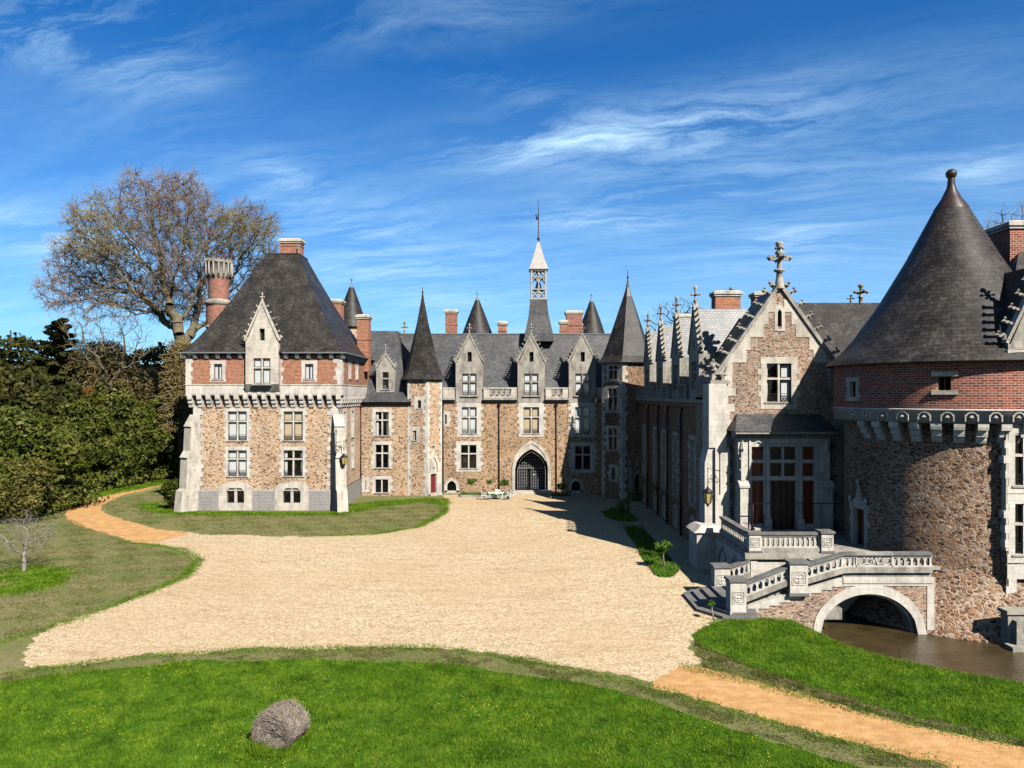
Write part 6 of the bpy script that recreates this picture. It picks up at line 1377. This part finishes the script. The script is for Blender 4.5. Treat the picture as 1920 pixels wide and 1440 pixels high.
evergreen('yew_tree', 60, 690, 84, 8, 0, 'lower dark evergreen between yew and laurels', 'conifer', 12000, .38, 6)
# cedar with layered boughs
cx_, cy_ = W(112, 98), 98; zt = H(597, 98); o = thing('cedar_tree', (cx_, cy_, 0), 'dark spiky cedar top standing above the yews', 'tree')
m_ = MB(); m_.tube([(cx_, cy_, 0), (cx_, cy_, zt)], [.5, .05], 8); m_.build('trunk', 'bark_dark', o); bl = []
for k in range(46):
    f = k/46; z = zt-.4-f*13; a = k*2.4; L = (.7+f*5.0)*(.75+.5*random.random())
    for j in range(1, 5): q = j/4; bl.append((cx_+math.cos(a)*L*q, cy_+math.sin(a)*L*q, z+.5*L*q*.45, .35+L*.12, .35+L*.12, .22))
foliage('crown', bl, 16000, .30, 'conifer', o, up=.5)
# ivy-clad / mossy trees
def ivy(px, pt, pb, D, w_, label, seed, n=9000, mat='ivy_dry'):
    o = thing('ivy_clad_tree', (W(px, D), D, 0), label, 'tree'); zt, zb = H(pt, D), H(pb, D); rs = random.Random(seed); segs = []
    m_ = MB(); m_.tube([(W(px, D), D, 0), (W(px, D), D, zt-2)], [.35, .12], 8); m_.build('trunk', 'bark', o)
    for k in range(1500):
        a = rs.uniform(0, 6.28); h = rs.random(); r = w_*math.sqrt(rs.random())*(1-.55*h); z = zb+(zt-zb)*h
        p = Vector((W(px, D)+r*math.cos(a), D+r*.8*math.sin(a), z))
        for j in range(4):
            q = p+Vector((rs.gauss(0, .35)+.15*math.cos(a), rs.gauss(0, .35), rs.gauss(-.12, .3))); segs.append((*p, *q, .035, .03)); p = q
    branch_mesh('tangle', segs, 'twig_olive', o, 3); foliage('crown', lumpy(W(px, D), D, (zt+zb)/2, w_*.95, w_*.8, (zt-zb)/2, 12, .4, seed), n, .2, mat, o)
ivy(185, 640, 800, 99, 6.0, 'ochre ivy-clad tree before the dark evergreens', 21)
ivy(262, 690, 820, 101, 4.6, 'smaller ochre ivy-clad tree above the laurel hedge', 22, 6000)
ivy(338, 640, 800, 89.5, 2.0, 'ivy-smothered trunk close to the square pavilion corner', 23, 3500)
evergreen('copper_shrub', 178, 728, 95.5, 4.6, 3.0, 'copper brown leaved shrub above the laurel hedge', 'rust_leaf', 5500, .2, 31, cat='shrub')
# laurels: individual big shrubs forming the bank of green
def gxy(px, py): p = G(px, py); return p[0], p[1]
LS_ = [(-110, 985, 775, 7.5, 'laurel shrub cut off by the left edge of the picture'), (-15, 965, 790, 7.0, 'laurel shrub just right of the cut-off one, behind the yellow-tipped bush'), (75, 930, 772, 6.8, 'tall laurel left of the one below the copper shrub'), (160, 915, 752, 7.0, 'tall laurel shrub below the copper shrub'), (238, 903, 742, 6.6, 'tallest laurel shrub, in the middle of the bank'), (298, 893, 748, 6.0, 'laurel shrub nearest the square pavilion'), (352, 888, 765, 5.2, 'laurel shrub half hidden behind the square pavilion')]
for i, (px, py, pt, rx, lab) in enumerate(LS_):
    x, D_ = gxy(px, py); zt = H(pt, D_+rx*.4); o = thing('laurel_shrub', (x, D_+rx*.6, 0), lab, 'shrub', 'laurels forming the tall green bank')
    foliage('leaves', lumpy(x, D_+rx*.6, zt*.45, rx, rx*.75, zt*.66, 26, .36, 40+i)+[(x, D_+rx*.6, 1.0, rx*.95, rx*.7, 1.6)], 42000, .21, 'laurel', o, up=.1)
    m_ = MB()
    for k in range(5): m_.tube([(x+random.uniform(-1, 1), D_+rx*.6, 0), (x+random.uniform(-3, 3), D_+rx*.6, zt*.6)], [.12, .05], 5)
    m_.build('stems', 'bark_dark', o)
def bush(name, px, py, pt, rx, mat, n, size, lab, seed, cat='shrub', k=10, back=.4):
    x, D_ = gxy(px, py); zt = H(pt, D_); o = thing(name, (x, D_+rx*back, 0), lab, cat)
    foliage('leaves', lumpy(x, D_+rx*back, zt*.45, rx, rx*.8, zt*.56, k, .42, seed), n, size, mat, o); m_ = MB(); m_.tube([(x, D_+rx*back, 0), (x, D_+rx*back, zt*.5)], [.1, .04], 5); m_.build('stems', 'bark_dark', o)
bush('flowering_bush', 8, 982, 838, 3.6, 'yellow_leaf', 12000, .15, 'yellow-tipped bush at the left edge in front of the laurels', 61)
bush('flowering_bush', 62, 962, 880, 2.6, 'yellow_leaf', 6000, .14, 'smaller yellow-tipped bush at the foot of the laurels', 62)
bush('holly_bush', 325, 958, 893, 1.3, 'laurel', 5000, .11, 'small dark bush hugging the pavilion buttress', 63)
# distant wood all round the horizon
far = []
for k in range(150):
    a = -1.2+2.4*k/149; rr = 230+20*math.sin(k*1.7); far.append((rr*math.sin(a), rr*math.cos(a), 5, 9, 7, 7+2.5*math.sin(k*2.3)))
far = [b for b in far if b[0] < -70 or b[0] > -60]
foliage('distant_wood', far, 30000, 1.1, 'conifer', label='far dark wood along the horizon behind everything', cat='wood', kind='stuff')

# small bare sapling on the left lawn
x, y = G(45, 1071); bare_tree('sapling', [(x, y, 0), (x+.02, y, .5), (x-.03, y, 1.0)], [(x, y, 2.3, 2.3, 1.8, 1.2), (x-.1, y, 3.1, 1.0, .9, .8)], 480, .2, 1.8, .28, .14, 'small bare pale sapling on the left lawn', 77, bark='bark_pale', twig='bark_pale', tw=(2, .4), tip=.010, tr=.006, iters=80)
def potree(name, x, y, h, r, lab, seed, grp='lollipop trees round the court', mat='fresh_leaf', n=900):
    o = thing(name, (x, y, 0), lab, 'small tree', grp); m_ = MB(); m_.tube([(x+.12, y, 0), (x+.05, y, h*.4), (x, y, h)], [.045, .035, .02], 6); m_.build('trunk', 'bark_pale', o)
    foliage('crown', lumpy(x, y, h, r, r, r*.75, 8, .45, seed), n, .075, mat, o); return o
for i, (px, py, pt, r, lab) in enumerate([(883, 930, 903, .55, 'lollipop tree between the small pointed window and the table'), (918, 932, 903, .3, 'thinnest lollipop tree, right behind the white table'), (945, 931, 905, .6, 'lollipop tree just left of the gateway'), (1052, 933, 913, .6, 'lollipop tree just right of the gateway at the edge of shadow')]):
    x, y = G(px, py); potree('lollipop_tree', x, y, H(pt, y), r, lab, i+80)
x, y = G(1243, 1066); potree('lollipop_tree', x, y, H(1026, y), .52, 'sunlit lollipop tree at the near end of the shaded bed', 90, n=1500)
x, y = G(1334, 1163); potree('lollipop_tree', x, y, H(1132, y), .17, 'tiny staked seedling beside the flared stone steps', 91, n=160)
for i, (px, py, hh, lab) in enumerate([(1150, 985, 1.6, 'shaded lollipop tree between the dark bed and the long bed'), (1172, 968, 1.9, 'shaded lollipop tree at the far end of the dark bed')]):
    x, y = G(px+20, py); potree('lollipop_tree', x, y, hh, .8, lab, 95+i, mat='laurel')
# planting beds
def bed(poly, lab, mat='green', h=.12, n=900, bl=.16, kerb=True):
    o = thing('planting_bed', (sum(p[0] for p in poly)/len(poly), sum(p[1] for p in poly)/len(poly), 0), lab, 'flower bed'); m_ = MB()
    if kerb:
        for i in range(len(poly)): a, b = poly[i], poly[(i+1) % len(poly)]; m_.beam((*a, h/2), (*b, h/2), .12, h+.05)
        m_.build('kerb', 'stone_weathered', o)
    m_ = MB(); m_.poly([(p.x, p.y, h*.6) for p in jitter(chaikin(poly, 1 if not kerb else 0), .3, .05 if not kerb else 0.0, 3)]); m_.build('soil', mat, o)
    P = np.array(poly); lo, hi = P.min(0), P.max(0); c = RS.uniform(lo, hi, (n*4, 2)); c = c[inside(P, c[:, 0], c[:, 1])][:n]
    C = np.column_stack([c, h+RS.rand(len(c))*bl]); V, Fq = quads(C, .06); np_mesh('plants', V, Fq, 'fresh_leaf', o); return o
bed([G(*p) for p in [(1122, 962), (1158, 950), (1190, 968), (1200, 978), (1155, 978)]], 'dark shaded bed at the far end of the side wing', kerb=False, h=.06)
bed([G(*p) for p in [(1168, 990), (1203, 988), (1240, 1030), (1276, 1070), (1262, 1084), (1230, 1082), (1212, 1060), (1190, 1020)]], 'long bed along the side wing with sunlit green near end', n=3800, bl=.14, kerb=False, h=.06)
bed([G(*p) for p in [(863, 928), (905, 928), (905, 932), (863, 932)]], 'narrow bed at the wall right of the red door', h=.2, n=500)
bed([G(*p) for p in [(908, 928), (960, 928), (960, 933), (908, 933)]], 'narrow bed at the wall left of the gateway', h=.2, n=500)
bed([G(*p) for p in [(1032, 929), (1068, 929), (1072, 935), (1032, 935)]], 'narrow bed at the wall right of the gateway', h=.2, n=500)

# ================================================================== garden furniture
def table(x, y):
    o = thing('garden_table', (x, y, 0), 'white garden table by the wall left of the gateway', 'table'); m_ = MB(); m_.box(x-.8, x+.8, y-.42, y+.42, .70, .76)
    m_.build('tabletop', 'white_paint', o)
    for dx in (-.68, .68):
        for dy in (-.32, .32): q = MB(); q.tube([(x+dx, y+dy, 0), (x+dx*.95, y+dy, .70)], .035, 6); q.build('leg', 'white_paint', o)
    return o
def chair(x, y, rz, lab):
    o = thing('garden_chair', (x, y, 0), lab, 'chair', 'white garden chairs round the table'); fr = FR((x, y, 0), (math.sin(rz), -math.cos(rz), 0))
    q = MB(); q.fbox(fr, -.25, .25, .42, .46, -.24, .26); q.build('seat', 'white_paint', o)
    q = MB(); q.fbox(fr, -.25, .25, .82, .94, -.30, -.26)
    for k in range(5): q.fbox(fr, -.23+.1*k, -.17+.1*k, .46, .82, -.28, -.25)
    q.build('backrest', 'white_paint', o)
    for a in (-.22, .22):
        for d_ in (-.22, .22): q = MB(); q.tube([fr.P(a, 0, d_*1.2), fr.P(a, .42, d_)], .022, 6); q.build('leg', 'white_paint', o)
        q = MB(); q.tube([fr.P(a*1.15, .66, -.26), fr.P(a*1.15, .66, .2), fr.P(a*1.1, .44, .22)], .022, 6); q.build('armrest', 'white_paint', o)
tx_, ty_ = G(930, 937); table(tx_, ty_)
chair(tx_-1.25, ty_, R(90), 'white garden chair at the left end of the table'); chair(tx_+1.25, ty_-.05, R(-90), 'white garden chair at the right end of the table'); chair(tx_+.15, ty_+.75, 0, 'white garden chair behind the table, back to the wall'); chair(tx_+1.5, ty_+.7, R(-40), 'white garden chair set askew near the gateway')

# ================================================================== hay bale, stakes
def bale():
    L, r = .98, .63; c = Vector(G(520, 1400)).to_3d(); c = Vector((W(524, 22.3), 22.45, .50)); ax = Vector((.30, .9, 0)).normalized(); sd = Vector((ax.y, -ax.x, 0)); V_ = []; n = 40; rs = random.Random(4)
    m_ = MB(); rings = []
    prof = [(0, -.50, .05), (.35, -.51, .08), (.80, -.50, .1), (.97, -.44, .1), (1.0, -.3, .1), (1.02, 0, .1), (.98, .3, .1), (1, .46, .1), (.85, .52, .1), (.4, .53, .1), (0, .53, .1)]
    for f, t_, nz in prof:
        ring = []
        for k in range(n):
            a = 2*math.pi*k/n; rr = r*f*(1+.035*math.sin(3*a+t_*4)+rs.uniform(-.012, .012)); z = rr*math.sin(a)*.95
            p = c+ax*(t_*L+rs.uniform(-.01, .01))+sd*rr*math.cos(a)*1.05+Vector((0, 0, max(z, -.58))); ring.append(p)
        rings.append(ring)
    for i in range(len(rings)-1):
        for k in range(n): m_.poly([rings[i][k], rings[i][(k+1) % n], rings[i+1][(k+1) % n], rings[i+1][k]], 0, [(k/n*3, i*.35), ((k+1)/n*3, i*.35), ((k+1)/n*3, (i+1)*.35), (k/n*3, (i+1)*.35)], True)
    o = m_.build('straw', 'hay'); b = thing('hay_bale', (c.x, c.y, 0), 'weathered round hay bale lying in the foreground grass', 'hay bale')
    o.parent = b; o.location = Vector(o.location)-Vector(b.location)
    pts = []; 
    for k in range(7000):
        a = rs.uniform(-.3, 3.44); t_ = rs.uniform(-.5, .5)
        if rs.random() < .4: q = math.sqrt(rs.random()); p = c+ax*(-.51*L)+sd*r*q*math.cos(a)+Vector((0, 0, r*q*math.sin(a))); tv = (-sd*math.sin(a)+Vector((0, 0, math.cos(a))))
        else: p = c+ax*t_*L+sd*r*1.04*math.cos(a)+Vector((0, 0, r*math.sin(a))); tv = (-sd*math.sin(a)+Vector((0, 0, math.cos(a))))+ax*rs.uniform(-.5, .5)
        nn = Vector((rs.gauss(0, .3), rs.gauss(0, .3), rs.gauss(0, .3))); e = p+(tv+nn).normalized()*rs.uniform(.08, .26); pts.append((*p, *e, .007, .005))
    branch_mesh('loose_straw', pts, 'straw', b, 3)
bale()
bc = np.array([W(524, 22.3), 22.45]); a_ = RS.uniform(0, 6.28, 4200); rr = RS.uniform(.58, 1.0, 4200); P2 = np.column_stack([bc[0]+np.cos(a_)*rr*.95, bc[1]+np.sin(a_)*rr*1.15])
blade_mesh('bale_grass', P2, .24, .012, 'blade', .4, label='taller grass grown up round the foot of the hay bale', cat='grass')
m_ = MB(); x, y = G(1687, 1240, -.8); m_.tube([(x, y, -1.2), (x-.02, y, .25)], .018, 6); m_.rev(x, y, [(.04, .2), (.04, .27)], 6); m_.build('stake', 'bark_dark', label='thin pale stake standing in the moat by the bank', cat='stake')
rd = []
for k in range(130):
    x, y = G(random.choice([1725, 1740, 1550, 1560])+random.uniform(-14, 14), random.uniform(1236, 1250) if random.random() < .6 else random.uniform(1180, 1195), -.8); rd.append((x, y, -.9, x+random.gauss(0, .25), y+random.gauss(0, .1), -.3+random.random()*.5, .007, .004))
rd = [r_ for r_ in rd if -1.0 < gz(r_[0], r_[1]) < -.3]
branch_mesh('dry_reeds', rd, 'twig_olive', n=3, label='wispy dry reeds and twigs along the moat edge', cat='reeds', kind='stuff')
